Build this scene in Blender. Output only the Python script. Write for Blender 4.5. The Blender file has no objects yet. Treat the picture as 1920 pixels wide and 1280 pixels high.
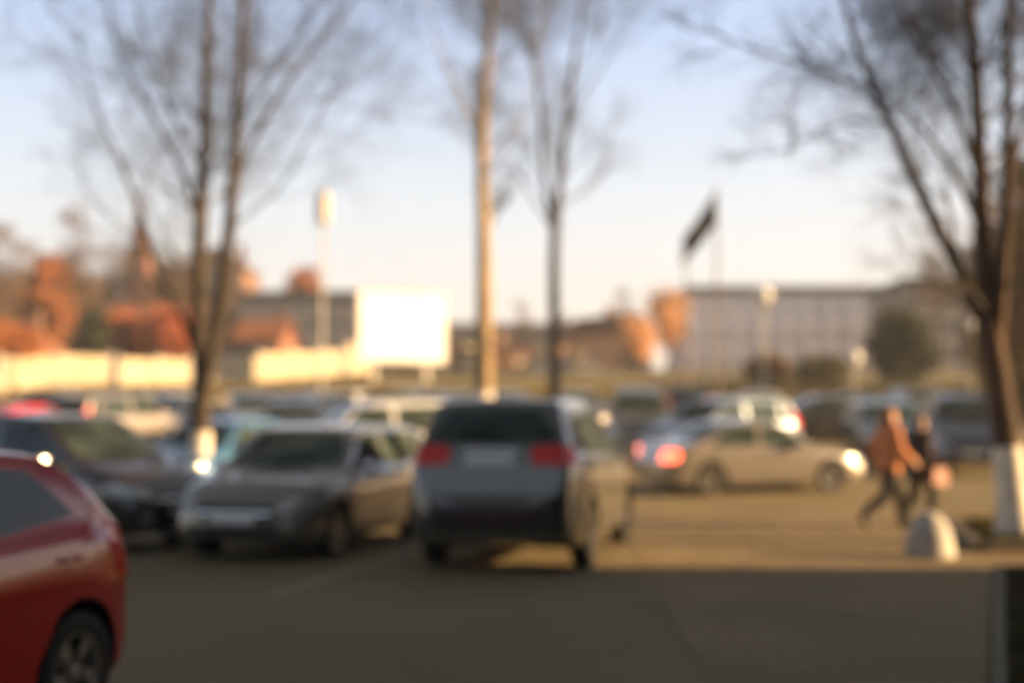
import bpy, bmesh, math, random
import numpy as np
from mathutils import Vector, Matrix
from mathutils.bvhtree import BVHTree

C = bpy.context.scene
R = math.radians
random.seed(7)
rng = np.random.default_rng(11)

# ------------------------------------------------------------------ camera
FPX = 2400.0                      # focal length in pixels of the 1920 px wide frame
CAM_H = 1.6
cam_d = bpy.data.cameras.new('camera')
cam = bpy.data.objects.new('camera', cam_d)
C.collection.objects.link(cam)
C.camera = cam
cam.location = (0, 0, CAM_H)
cam.rotation_euler = (R(90) + math.atan(140 / FPX), 0, 0)
cam_d.sensor_width = 36
cam_d.lens = FPX / 1920 * 36
cam_d.clip_end = 3000
cam_d.dof.use_dof = True
cam_d.dof.focus_distance = 3.2
cam_d.dof.aperture_fstop = 0.94
cam_d.dof.aperture_blades = 0

# ------------------------------------------------------------------ light
SUN_EL = 13.5
SUN_BEHIND = 3.0                  # degrees the sun stands behind the camera's right hand side
w = bpy.data.worlds.new('World')
C.world = w
w.use_nodes = True
nt = w.node_tree
bg = nt.nodes['Background']
sky = nt.nodes.new('ShaderNodeTexSky')
sky.sky_type = 'NISHITA'
sky.sun_disc = False
sky.sun_elevation = R(SUN_EL)
sky.sun_rotation = R(90 + SUN_BEHIND)
sky.altitude = 100
sky.air_density = 1.0
sky.dust_density = 2.2
sky.ozone_density = 1.5
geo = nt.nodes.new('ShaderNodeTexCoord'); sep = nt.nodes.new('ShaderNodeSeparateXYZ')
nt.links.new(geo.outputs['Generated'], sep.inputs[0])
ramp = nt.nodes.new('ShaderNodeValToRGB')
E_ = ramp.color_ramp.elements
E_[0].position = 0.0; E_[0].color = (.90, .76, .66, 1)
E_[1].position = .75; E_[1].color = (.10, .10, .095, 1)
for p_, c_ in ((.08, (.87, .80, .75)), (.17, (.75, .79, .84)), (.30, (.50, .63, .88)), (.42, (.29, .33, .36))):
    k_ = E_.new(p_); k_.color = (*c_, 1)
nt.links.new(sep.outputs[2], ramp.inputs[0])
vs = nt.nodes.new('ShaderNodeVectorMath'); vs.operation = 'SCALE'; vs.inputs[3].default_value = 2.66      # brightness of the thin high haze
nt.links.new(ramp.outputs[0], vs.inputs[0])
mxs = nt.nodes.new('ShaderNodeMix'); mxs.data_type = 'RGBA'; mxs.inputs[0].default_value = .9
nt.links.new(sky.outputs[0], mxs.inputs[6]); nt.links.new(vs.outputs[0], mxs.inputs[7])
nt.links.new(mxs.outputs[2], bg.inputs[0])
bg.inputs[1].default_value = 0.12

sl = bpy.data.lights.new('sun', 'SUN')
so = bpy.data.objects.new('sun', sl)
C.collection.objects.link(so)
sl.energy = 5.0
sl.angle = R(0.5)
sl.color = (1.0, 0.65, 0.32)
sd = Vector((math.cos(R(SUN_EL)) * math.cos(R(SUN_BEHIND)), -math.cos(R(SUN_EL)) * math.sin(R(SUN_BEHIND)), math.sin(R(SUN_EL))))
so.rotation_euler = sd.to_track_quat('Z', 'Y').to_euler()

C.view_settings.view_transform = 'Standard'
C.view_settings.look = 'None'
C.view_settings.exposure = 1.84
C.view_settings.gamma = 1
C.render.engine = 'CYCLES'
C.cycles.use_denoising = True
C.cycles.use_adaptive_sampling = False
C.cycles.max_bounces = 6
C.cycles.sample_clamp_indirect = 6
C.cycles.sample_clamp_direct = 0

# ------------------------------------------------------------------ helpers
def ss(a, b, x):
    t = np.clip((x - a) / (b - a), 0, 1)
    return t * t * (3 - 2 * t)

def ground_z(x, y):
    """level near car park, a gentle rise to the back rows, then a grass bank"""
    z = 1.05 * np.clip((y - 24) / 22, 0, 1) + 0.0 * x
    z = z + 1.75 * ss(52, 61, y) + 2.2 * ss(58, 96, y)
    return z

def at(px, y, z=None):
    """world point at depth y seen at photo column px, standing on the ground"""
    x = (px - 960) / FPX * y
    return Vector((x, y, float(ground_z(x, y)) if z is None else z))

def zat(py, y):
    return CAM_H + (780 - py) / FPX * y

def tag(o, label=None, cat=None, group=None, kind=None):
    if label: o['label'] = label
    if cat: o['category'] = cat
    if group: o['group'] = group
    if kind: o['kind'] = kind
    return o

def link(o, parent=None):
    C.collection.objects.link(o)
    if parent is not None: o.parent = parent
    return o

def empty(name, loc=(0, 0, 0), rz=0, parent=None):
    o = bpy.data.objects.new(name, None)
    o.location = loc
    o.rotation_euler = (0, 0, rz)
    o.empty_display_size = 0.2
    return link(o, parent)

def copy_tree(o, parent=None):
    c = o.copy()
    C.collection.objects.link(c)
    c.parent = parent
    for ch in o.children:
        copy_tree(ch, c)
    return c

def mesh_obj(name, verts, faces, mat, parent=None, smooth=None):
    me = bpy.data.meshes.new(name)
    me.from_pydata([tuple(v) for v in verts], [], faces)
    me.validate()
    if mat is not None:
        for m in (mat if isinstance(mat, (list, tuple)) else [mat]):
            me.materials.append(m)
    if smooth is not None:
        me.shade_smooth() if hasattr(me, 'shade_smooth') else [setattr(p, 'use_smooth', True) for p in me.polygons]
        me.set_sharp_from_angle(angle=R(smooth))
    o = bpy.data.objects.new(name, me)
    return link(o, parent)

class MB:
    """collects shapes for one mesh"""
    def __init__(s): s.v = []; s.f = []
    def add(s, v, f):
        k = len(s.v); s.v += [tuple(p) for p in v]; s.f += [tuple(i + k for i in q) for q in f]
        return s
    def box(s, x0, x1, y0, y1, z0, z1, M=None):
        v = [(x0, y0, z0), (x1, y0, z0), (x1, y1, z0), (x0, y1, z0), (x0, y0, z1), (x1, y0, z1), (x1, y1, z1), (x0, y1, z1)]
        if M is not None: v = [M @ Vector(p) for p in v]
        return s.add(v, [(0, 3, 2, 1), (4, 5, 6, 7), (0, 1, 5, 4), (1, 2, 6, 5), (2, 3, 7, 6), (3, 0, 4, 7)])
    def tube(s, pts, rad, n=8, cap=True):
        pts = [Vector(p) for p in pts]
        if not isinstance(rad, (list, tuple)): rad = [rad] * len(pts)
        v = []; f = []
        for i, p in enumerate(pts):
            t = (pts[min(i + 1, len(pts) - 1)] - pts[max(i - 1, 0)]).normalized()
            a = t.cross(Vector((0, 0, 1)) if abs(t.z) < .95 else Vector((1, 0, 0))).normalized()
            b = t.cross(a)
            for k in range(n):
                q = 2 * math.pi * k / n
                v.append(p + rad[i] * (math.cos(q) * a + math.sin(q) * b))
        for i in range(len(pts) - 1):
            for k in range(n):
                f.append((i * n + k, i * n + (k + 1) % n, (i + 1) * n + (k + 1) % n, (i + 1) * n + k))
        if cap:
            f.append(tuple(range(n))[::-1]); f.append(tuple((len(pts) - 1) * n + k for k in range(n)))
        return s.add(v, f)
    def lathe(s, prof, n=24, M=None, closed=False):
        """prof: (r, z) pairs turned round z"""
        v = []; f = []
        for r, z in prof:
            for k in range(n):
                q = 2 * math.pi * k / n
                p = Vector((r * math.cos(q), r * math.sin(q), z))
                v.append(M @ p if M is not None else p)
        m = len(prof)
        for i in range(m if closed else m - 1):
            j = (i + 1) % m
            for k in range(n):
                f.append((i * n + k, i * n + (k + 1) % n, j * n + (k + 1) % n, j * n + k))
        return s.add(v, f)
    def prism(s, poly, d0, d1, axis='y', M=None):
        """poly of 2D points extruded along axis"""
        def p3(a, b, d):
            p = {'y': (a, d, b), 'x': (d, a, b), 'z': (a, b, d)}[axis]
            return M @ Vector(p) if M is not None else Vector(p)
        n = len(poly)
        v = [p3(a, b, d0) for a, b in poly] + [p3(a, b, d1) for a, b in poly]
        f = [tuple(range(n)), tuple(range(2 * n - 1, n - 1, -1))]
        for k in range(n):
            f.append((k, n + k, n + (k + 1) % n, (k + 1) % n))
        return s.add(v, f)
    def build(s, name, mat, parent=None, smooth=None):
        return mesh_obj(name, s.v, s.f, mat, parent, smooth)

# ------------------------------------------------------------------ materials
def new_mat(name):
    m = bpy.data.materials.new(name); m.use_nodes = True
    return m, m.node_tree, m.node_tree.nodes['Principled BSDF']

def surf(name, a, b=None, scale=5, rough=.8, detail=4, bump=0, bscale=None, metal=0, spec=.5, coat=0, stretch=(1, 1, 1), lo=.35, hi=.65):
    """two-tone noise material"""
    m, t, p = new_mat(name)
    p.inputs['Roughness'].default_value = rough
    p.inputs['Metallic'].default_value = metal
    p.inputs['Specular IOR Level'].default_value = spec
    p.inputs['Coat Weight'].default_value = coat
    p.inputs['Coat Roughness'].default_value = .07
    b = b or tuple(c * .75 for c in a)
    tc = t.nodes.new('ShaderNodeTexCoord'); mp = t.nodes.new('ShaderNodeMapping')
    mp.inputs['Scale'].default_value = stretch
    t.links.new(tc.outputs['Object'], mp.inputs[0])
    n = t.nodes.new('ShaderNodeTexNoise'); n.inputs['Scale'].default_value = scale; n.inputs['Detail'].default_value = detail
    t.links.new(mp.outputs[0], n.inputs['Vector'])
    r = t.nodes.new('ShaderNodeValToRGB')
    r.color_ramp.elements[0].position = lo; r.color_ramp.elements[1].position = hi
    r.color_ramp.elements[0].color = (*b, 1); r.color_ramp.elements[1].color = (*a, 1)
    t.links.new(n.outputs[0], r.inputs[0]); t.links.new(r.outputs[0], p.inputs['Base Color'])
    if bump:
        n2 = t.nodes.new('ShaderNodeTexNoise'); n2.inputs['Scale'].default_value = bscale or scale * 6; n2.inputs['Detail'].default_value = 5
        t.links.new(mp.outputs[0], n2.inputs['Vector'])
        bp = t.nodes.new('ShaderNodeBump'); bp.inputs['Strength'].default_value = bump; bp.inputs['Distance'].default_value = .02
        t.links.new(n2.outputs[0], bp.inputs['Height']); t.links.new(bp.outputs[0], p.inputs['Normal'])
    return m

def brick(name, a, b, mortar, scale=1.0, bw=.5, rh=.25, ms=.02, rough=.85, rot=(0, 0, 0), bump=.3):
    m, t, p = new_mat(name)
    p.inputs['Roughness'].default_value = rough; p.inputs['Specular IOR Level'].default_value = .2
    tc = t.nodes.new('ShaderNodeTexCoord'); mp = t.nodes.new('ShaderNodeMapping')
    mp.inputs['Rotation'].default_value = rot
    t.links.new(tc.outputs['Object'], mp.inputs[0])
    n = t.nodes.new('ShaderNodeTexBrick')
    n.inputs['Color1'].default_value = (*a, 1); n.inputs['Color2'].default_value = (*b, 1); n.inputs['Mortar'].default_value = (*mortar, 1)
    n.inputs['Scale'].default_value = scale; n.inputs['Mortar Size'].default_value = ms
    n.inputs['Brick Width'].default_value = bw; n.inputs['Row Height'].default_value = rh
    t.links.new(mp.outputs[0], n.inputs['Vector'])
    nz = t.nodes.new('ShaderNodeTexNoise'); nz.inputs['Scale'].default_value = .6; nz.inputs['Detail'].default_value = 6
    t.links.new(tc.outputs['Object'], nz.inputs['Vector'])
    mx = t.nodes.new('ShaderNodeMix'); mx.data_type = 'RGBA'; mx.blend_type = 'MULTIPLY'; mx.inputs[0].default_value = .7
    r = t.nodes.new('ShaderNodeValToRGB'); r.color_ramp.elements[0].position = .3; r.color_ramp.elements[0].color = (.55, .55, .55, 1)
    r.color_ramp.elements[1].position = .7; r.color_ramp.elements[1].color = (1, 1, 1, 1)
    t.links.new(nz.outputs[0], r.inputs[0]); t.links.new(n.outputs[0], mx.inputs[6]); t.links.new(r.outputs[0], mx.inputs[7])
    t.links.new(mx.outputs[2], p.inputs['Base Color'])
    bp = t.nodes.new('ShaderNodeBump'); bp.inputs['Strength'].default_value = bump; bp.inputs['Distance'].default_value = .01; bp.invert = True
    t.links.new(n.outputs['Fac'], bp.inputs['Height']); t.links.new(bp.outputs[0], p.inputs['Normal'])
    return m

def paint(name, col, metal=.3, rough=.35, coat=1.0):
    m = surf(name, col, tuple(c * .88 for c in col), scale=60, rough=rough, metal=metal, coat=coat, spec=.5)
    p = m.node_tree.nodes['Principled BSDF']
    p.inputs['Coat Roughness'].default_value = .05 if name == 'red_paint' else .10
    p.inputs['Coat IOR'].default_value = 1.5 if name == 'red_paint' else 1.75
    return m

M = {}
M['asphalt'] = surf('asphalt', (.255, .205, .118), (.195, .158, .09), scale=.35, rough=.9, detail=9, bump=.5, bscale=60, lo=.3, hi=.7, spec=.15)
M['paving'] = brick('paving', (.285, .214, .112), (.255, .19, .10), (.20, .15, .08), scale=1, bw=.4, rh=.2, ms=.010)
M['shade_paving'] = M['paving']
M['grass_soil'] = surf('grass_soil', (.055, .043, .014), (.03, .025, .009), scale=1.3, rough=1.0, spec=.05, detail=8, bump=.6, bscale=25)
M['bank'] = surf('bank_grass', (.16, .12, .045), (.085, .075, .03), scale=.5, rough=.95, detail=8, bump=.8, bscale=12)
M['blade'] = surf('grass_blades', (.07, .058, .014), (.035, .033, .009), scale=3, rough=1.0, spec=.05)
M['line'] = surf('road_paint', (.46, .41, .32), (.26, .22, .16), scale=9, rough=.7, detail=8)
M['kerb'] = surf('kerb_concrete', (.17, .145, .10), (.12, .10, .07), scale=4, rough=.85, detail=8, bump=.3)
M['concrete'] = surf('concrete', (.42, .41, .39), (.30, .29, .28), scale=3, rough=.8, detail=8, bump=.3)
M['dome'] = surf('painted_concrete', (.44, .425, .39), (.32, .305, .28), scale=5, rough=.7, detail=8, bump=.2)
M['bark'] = surf('bark', (.060, .044, .030), (.034, .026, .018), scale=3, rough=.95, detail=8, bump=1, bscale=9, stretch=(1, 1, .25))
M['bark_red'] = surf('bark_reddish', (.10, .055, .032), (.055, .034, .022), scale=3, rough=.9, detail=8, bump=1, bscale=9, stretch=(1, 1, .25))
M['bark_pale'] = surf('bark_pale', (.46, .33, .17), (.17, .12, .065), scale=1.6, rough=.9, detail=8, bump=1, bscale=9, stretch=(1, 1, .3))
M['twig'] = surf('twigs', (.055, .046, .034), (.036, .030, .024), scale=2, rough=.9)
M['twig_red'] = surf('twigs_reddish', (.15, .085, .05), (.09, .055, .036), scale=2, rough=.9)
M['lime'] = surf('limewash', (.78, .74, .66), (.55, .51, .44), scale=6, rough=.85, detail=8, bump=.4)
M['glass'] = surf('car_glass', (.060, .082, .075), (.018, .026, .024), scale=2.2, rough=.03, spec=.32)  # pale green mottling puts mixed reflections into the glass colour
M['win'] = surf('window_glass', (.05, .06, .07), (.03, .035, .04), scale=1, rough=.06, spec=.6)
M['sky_pane'] = surf('sky_tinted_glass', (.50, .51, .56), (.38, .39, .43), scale=.4, rough=.15, spec=.6)  # pale pane colour stands in for the reflected sky
M['rubber'] = surf('tyre_rubber', (.022, .021, .020), (.014, .014, .013), scale=30, rough=.75)
M['plastic'] = surf('black_plastic', (.022, .020, .020), (.014, .013, .013), scale=30, rough=.5)
M['alloy'] = surf('alloy', (.55, .54, .53), (.42, .41, .40), scale=20, rough=.25, metal=.9)
M['chrome'] = surf('chrome', (.8, .8, .8), (.7, .7, .7), scale=5, rough=.24, metal=1)
M['lamp_glass'] = surf('headlamp_glass', (.55, .56, .55), (.30, .31, .31), scale=14, rough=.08, metal=.4, coat=1)
M['lit_lens'] = surf('lit_red_lens', (.62, .018, .014), (.42, .01, .01), scale=16, rough=.1, coat=1)
M['lit_lens'].node_tree.nodes['Principled BSDF'].inputs['Emission Color'].default_value = (1, .13, .06, 1)
M['lit_lens'].node_tree.nodes['Principled BSDF'].inputs['Emission Strength'].default_value = 1.6
M['red_lens'] = surf('red_lens', (.85, .02, .018), (.65, .012, .012), scale=16, rough=.15, coat=.3)
M['plate'] = surf('number_plate', (.72, .73, .74), (.62, .63, .64), scale=8, rough=.35)
M['steel'] = surf('galvanised_steel', (.50, .47, .42), (.38, .36, .33), scale=6, rough=.45, metal=.5)
M['pole_white'] = surf('white_pole_paint', (.50, .46, .39), (.40, .36, .30), scale=4, rough=.45)
M['bronze'] = surf('weathered_bronze_paint', (.13, .095, .065), (.09, .07, .05), scale=4, rough=.5)
M['cream'] = surf('cream_lantern', (.46, .42, .34), (.40, .36, .29), scale=4, rough=.4)
M['board'] = surf('billboard_sheet', (.90, .90, .88), (.86, .86, .83), scale=1.5, rough=.5)
M['fence_panel'] = surf('fence_concrete', (.56, .48, .34), (.38, .32, .22), scale=1.2, rough=.85, detail=8, bump=.3)
M['gable'] = brick('red_brick', (.36, .13, .07), (.27, .09, .05), (.30, .24, .2), scale=1, bw=.5, rh=.16, ms=.02, rot=(R(90), 0, 0))
M['brown_brick'] = brick('brown_brick', (.24, .13, .09), (.19, .10, .07), (.22, .18, .15), scale=1, bw=.5, rh=.16, ms=.02, rot=(R(90), 0, 0))
M['tile'] = brick('orange_roof_tiles', (.34, .13, .06), (.28, .10, .05), (.16, .07, .04), scale=1, bw=.5, rh=.35, ms=.03)
M['tile_brown'] = brick('brown_roof_tiles', (.20, .09, .055), (.15, .07, .045), (.08, .04, .03), scale=1, bw=.5, rh=.35, ms=.03)
M['slate'] = surf('dark_roofing', (.075, .07, .075), (.045, .043, .048), scale=2, rough=.6, detail=6)
M['render_grey'] = surf('grey_render', (.30, .28, .265), (.24, .225, .215), scale=.6, rough=.9, detail=7)
M['render_pale'] = surf('pale_render', (.68, .68, .74), (.58, .58, .65), scale=.5, rough=.9, detail=7)
M['render_cream'] = surf('cream_render', (.62, .50, .33), (.52, .41, .27), scale=.6, rough=.9, detail=7)
M['render_peach'] = surf('peach_render', (.58, .33, .18), (.48, .27, .15), scale=.6, rough=.9, detail=7)
M['render_white'] = surf('white_render', (.68, .64, .58), (.58, .55, .5), scale=.6, rough=.9, detail=7)
M['flag'] = surf('dark_flag_cloth', (.022, .014, .014), (.014, .010, .011), scale=2, rough=.9)
M['leaf_orange'] = surf('orange_leaves', (.46, .17, .045), (.30, .10, .03), scale=.9, rough=.75)
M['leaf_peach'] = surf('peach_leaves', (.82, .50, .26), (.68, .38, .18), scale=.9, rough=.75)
M['leaf_russet'] = surf('russet_leaves', (.17, .095, .05), (.11, .062, .035), scale=.9, rough=.8)
M['leaf_red'] = surf('red_leaves', (.44, .11, .03), (.28, .065, .02), scale=.9, rough=.75)
M['leaf_dark'] = surf('dark_green_needles', (.05, .055, .022), (.028, .033, .015), scale=.9, rough=.8)
M['leaf_olive'] = surf('olive_leaves', (.12, .10, .03), (.07, .062, .02), scale=.9, rough=.8)
M['leaf_brown'] = surf('brown_leaves', (.22, .12, .04), (.13, .075, .027), scale=.9, rough=.8)

def quick_tube_mesh(polys, mat, name, parent, smooth=True):
    """polys: list of (P (N,n,3), R (N,n), sides): every polyline becomes a tapering tube, all in one mesh"""
    VV = []; FF = []; base = 0
    for P, Rr, k in polys:
        N, n, _ = P.shape
        T = np.empty_like(P)
        T[:, 1:-1] = P[:, 2:] - P[:, :-2]; T[:, 0] = P[:, 1] - P[:, 0]; T[:, -1] = P[:, -1] - P[:, -2]
        T /= np.linalg.norm(T, axis=2, keepdims=True) + 1e-9
        ref = np.tile(np.array([.31, .17, .93]), (N, n, 1))
        ref = np.where(np.abs(T[:, :, 2:3]) > .93, np.array([.93, .3, .2]), ref)
        A = np.cross(T, ref); A /= np.linalg.norm(A, axis=2, keepdims=True) + 1e-9
        B = np.cross(T, A)
        q = np.arange(k) * 2 * np.pi / k
        V = P[:, :, None, :] + Rr[:, :, None, None] * (np.cos(q)[None, None, :, None] * A[:, :, None, :] + np.sin(q)[None, None, :, None] * B[:, :, None, :])
        VV.append(V.reshape(-1, 3))
        i = np.arange(N)[:, None, None] * (n * k); j = np.arange(n - 1)[None, :, None] * k; m = np.arange(k)[None, None, :]
        a = i + j + m; b = i + j + (m + 1) % k
        FF.append((np.stack([a, b, b + k, a + k], -1) + base).reshape(-1, 4))
        base += N * n * k
    V = np.concatenate(VV); F = np.concatenate(FF)
    me = bpy.data.meshes.new(name)
    me.vertices.add(len(V)); me.vertices.foreach_set('co', V.astype(np.float32).ravel())
    me.loops.add(F.size); me.loops.foreach_set('vertex_index', F.astype(np.int32).ravel())
    me.polygons.add(len(F)); me.polygons.foreach_set('loop_start', np.arange(0, F.size, 4, dtype=np.int32))
    me.polygons.foreach_set('use_smooth', np.ones(len(F), dtype=bool))
    me.update(calc_edges=True)
    me.materials.append(mat)
    o = bpy.data.objects.new(name, me)
    return link(o, parent)

def quad_cloud(name, P, size, mat, parent, stretch=1.5):
    """many small leaf faces with centres P"""
    N = len(P)
    a = rng.normal(size=(N, 3)) * ([1, 1, .12] if 'fallen' in name else [1, 1, 1]); a /= np.linalg.norm(a, axis=1, keepdims=True)
    b = np.cross(a, rng.normal(size=(N, 3)) * ([.12, .12, 1] if 'fallen' in name else [1, 1, 1])); b /= np.linalg.norm(b, axis=1, keepdims=True)
    s = size * (0.6 + .8 * rng.random((N, 1)))
    V = np.stack([P - a * s * stretch, P + b * s * .6, P + a * s * stretch, P - b * s * .6], 1).reshape(-1, 3)
    F = np.arange(N * 4).reshape(-1, 4)
    me = bpy.data.meshes.new(name)
    me.vertices.add(len(V)); me.vertices.foreach_set('co', V.astype(np.float32).ravel())
    me.loops.add(F.size); me.loops.foreach_set('vertex_index', F.astype(np.int32).ravel())
    me.polygons.add(len(F)); me.polygons.foreach_set('loop_start', np.arange(0, F.size, 4, dtype=np.int32))
    me.update(calc_edges=True)
    me.materials.append(mat)
    return link(bpy.data.objects.new(name, me), parent)

# ------------------------------------------------------------------ ground
def sheet(name, xs, ys, mat, dz=0.0, kind='structure'):
    X, Y = np.meshgrid(xs, ys)
    Z = ground_z(X, Y) + dz
    V = np.stack([X, Y, Z], -1).reshape(-1, 3)
    nx, ny = len(xs), len(ys)
    F = [(j * nx + i, j * nx + i + 1, (j + 1) * nx + i + 1, (j + 1) * nx + i) for j in range(ny - 1) for i in range(nx - 1)]
    o = mesh_obj(name, V, F, mat, None, 60)
    o['kind'] = kind
    return o

xs = [-300, -200, -120, -60, -30, 0, 30, 60, 120, 200, 300]
ys = [-80, -60, 0, 24] + list(np.linspace(25, 52, 10)) + list(np.linspace(53, 62, 14)) + list(np.linspace(66, 130, 12)) + [200, 300, 420]
o = sheet('ground', xs, ys, M['bank'], -.02)
# the car park surface
sheet('car_park', list(np.linspace(-60, 40, 11)), [-25, 0, 12, 24] + list(np.linspace(25.5, 50.5, 16)), M['asphalt'], 0.0)
# walk and crossing of concrete blocks on the right hand side
def poly_sheet(name, pts, mat, z0, z1=None, kind='structure'):
    n = len(pts)
    if z1 is None:
        o = mesh_obj(name, [(x, y, z0) for x, y in pts], [tuple(range(n))], mat)
    else:
        o = MB().prism(pts, z0, z1, 'z').build(name, mat)
    if kind: o['kind'] = kind
    return o
poly_sheet('block_paving', [(1.1, -2), (1.2, 7.7), (1.35, 12.5), (1.7, 22.4), (30, 22.4), (30, -2)][::1], M['paving'], .004)

# raised grass verges with kerbs
vergeA = [(1.75, 5.0), (2.83, 7.7), (5.05, 13.55), (8.6, 13.55), (8.6, 5.0)]
vergeB = [(5.62, 15.3), (9.5, 15.3), (14, 15.3), (14, 19.2), (6.55, 19.2)]
def verge(pts, nm, z):
    poly_sheet(nm, pts, M['grass_soil'], -.1, z)
verge(vergeA, 'verge', .03); verge(vergeB, 'verge', .09)
def kerb_run(p, q, h=.12, wd=.10):
    p = Vector((*p, 0)); q = Vector((*q, 0)); d = (q - p); L = d.length; d.normalize()
    n = Vector((-d.y, d.x, 0))
    m = MB(); k = max(1, round(L / 1.0))
    for i in range(k):
        a = p + d * (L * i / k + .004); b = p + d * (L * (i + 1) / k - .004)
        prof = [(-.0, -.1), (wd, -.1), (wd, h - .0), (.03, h), (0, h - .03)]
        v = [a + n * s + Vector((0, 0, z)) for s, z in prof] + [b + n * s + Vector((0, 0, z)) for s, z in prof]
        m.add(v, [(0, 1, 2, 3, 4), (9, 8, 7, 6, 5)] + [(j, j + 5, (j + 1) % 5 + 5, (j + 1) % 5) for j in range(5)])
    o = m.build('kerb', M['kerb']); o['kind'] = 'structure'
    return o
kerb_run((2.83, 7.7), (1.75, 5.0), .045); kerb_run((5.05, 13.55), (2.83, 7.7), .045); kerb_run((8.6, 13.56), (5.05, 13.56), .045)
kerb_run((5.62, 15.3), (14, 15.3), wd=-.14); kerb_run((5.62, 15.3), (6.55, 19.2), wd=.14)

# grass blades on the verges: nobody could count them
def inside(pts, x, y):
    c = np.zeros(len(x), bool); n = len(pts)
    for i in range(n):
        x0, y0 = pts[i]; x1, y1 = pts[(i + 1) % n]
        c ^= ((y0 > y) != (y1 > y)) & (x < (x1 - x0) * (y - y0) / (y1 - y0 + 1e-12) + x0)
    return c
def blades(name, pts, N, h, z):
    x = rng.uniform(min(p[0] for p in pts), max(p[0] for p in pts), N); y = rng.uniform(min(p[1] for p in pts), max(p[1] for p in pts), N)
    k = inside(pts, x, y); x = x[k]; y = y[k]; n = len(x)
    hh = h * (.5 + rng.random(n)); lean = rng.normal(size=(n, 2)) * .03
    P = np.stack([np.stack([x, y, np.full(n, z)], -1), np.stack([x + lean[:, 0] * .4, y + lean[:, 1] * .4, z + hh * .6], -1), np.stack([x + lean[:, 0], y + lean[:, 1], z + hh], -1)], 1)
    Rr = np.tile([.003, .0025, .0005], (n, 1))
    o = quick_tube_mesh([(P, Rr, 3)], M['blade'], name, None)
    o['kind'] = 'stuff'
blades('grass', [(2.3, 6), (3.0, 7.75), (5.2, 13.4), (7, 13.4), (7, 6)], 16000, .05, .03)
blades('grass', [(5.85, 15.45), (9.0, 15.45), (9.0, 18.9), (6.7, 18.9)], 12000, .07, .09)

n = 2600
lx = rng.uniform(-6, 8, n); ly = rng.uniform(12, 24, n)
ff_ = quad_cloud('fallen_leaves', np.stack([lx, ly, .012 + rng.random(n) * .008], -1), .022, M['leaf_brown'], None, 1.1)
ff_['kind'] = 'stuff'
# painted bay lines
def bay_line(p, q, wd=.11):
    p = Vector((*p, .005)); q = Vector((*q, .005)); d = (q - p).normalized(); n = Vector((-d.y, d.x, 0)) * wd / 2
    o = mesh_obj('bay_line', [p - n, q - n, q + n, p + n], [(0, 1, 2, 3)], M['line']); o['kind'] = 'structure'
for k in range(4):
    x0 = -2.15 - 2.75 * k
    bay_line((x0, 11.6 + .0 * k), (x0 + 1.25, 16.4))

# ------------------------------------------------------------------ the block whose shadow lies over the foreground (outside the frame)
bl = empty('office_block', (10.5, 12.45, 0))
tag(bl, 'tall brown brick office block beside the car park shading the foreground', 'building')
MB().box(0, 16, -42, 0, -.3, 17).build('wall', M['brown_brick'], bl)
MB().box(-.3, 16.3, -42.3, .02, 17.003, 17.5).build('roof', M['slate'], bl)
for j in range(5):
    for i in range(11):
        y = -2.8 - i * 3.6; z = 1.3 + j * 3.2
        f = MB().box(-.04, .02, y - .85, y + .85, z, z + 1.7).build('window', M['pole_white'], bl)
        MB().box(-.05, -.035, y - .75, y + .75, z + .1, z + 1.6).build('pane', M['win'], f)

bb_ = empty('rear_light_blocker', (-14, -16, 0), R(4))  # added unseen block: cuts the sky fill and darkens the car reflections
tag(bb_, 'brown brick block added out of view behind the viewer to darken fill and reflections', 'building')
MB().box(-30, 22, -12, 0, -.3, 10).build('wall', M['brown_brick'], bb_)
MB().box(-30.3, 22.3, -12.3, .3, 10.003, 10.5).build('roof', M['slate'], bb_)
for j in range(3):
    for i in range(13):
        x = -28 + i * 4; z = 1.1 + j * 3.1
        f = MB().box(x - .85, x + .85, -.02, .04, z, z + 1.6).build('window', M['pole_white'], bb_)
        MB().box(x - .75, x + .75, .035, .05, z + .1, z + 1.5).build('pane', M['win'], f)

#@@CARS
# ------------------------------------------------------------------ cars
def smooth_curve(pts, sig=.05):
    t = np.linspace(pts[0][0] - .5, pts[-1][0] + .5, 1200)
    z = np.interp(t, [p[0] for p in pts], [p[1] for p in pts])
    dt = t[1] - t[0]; k = np.arange(-int(3 * sig / dt) - 1, int(3 * sig / dt) + 2) * dt
    g = np.exp(-k * k / (2 * sig * sig)); g /= g.sum()
    pad = len(k) // 2
    zz = np.convolve(np.pad(z, pad, mode='edge'), g, 'valid')
    return lambda x: np.interp(x, t, zz)

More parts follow.
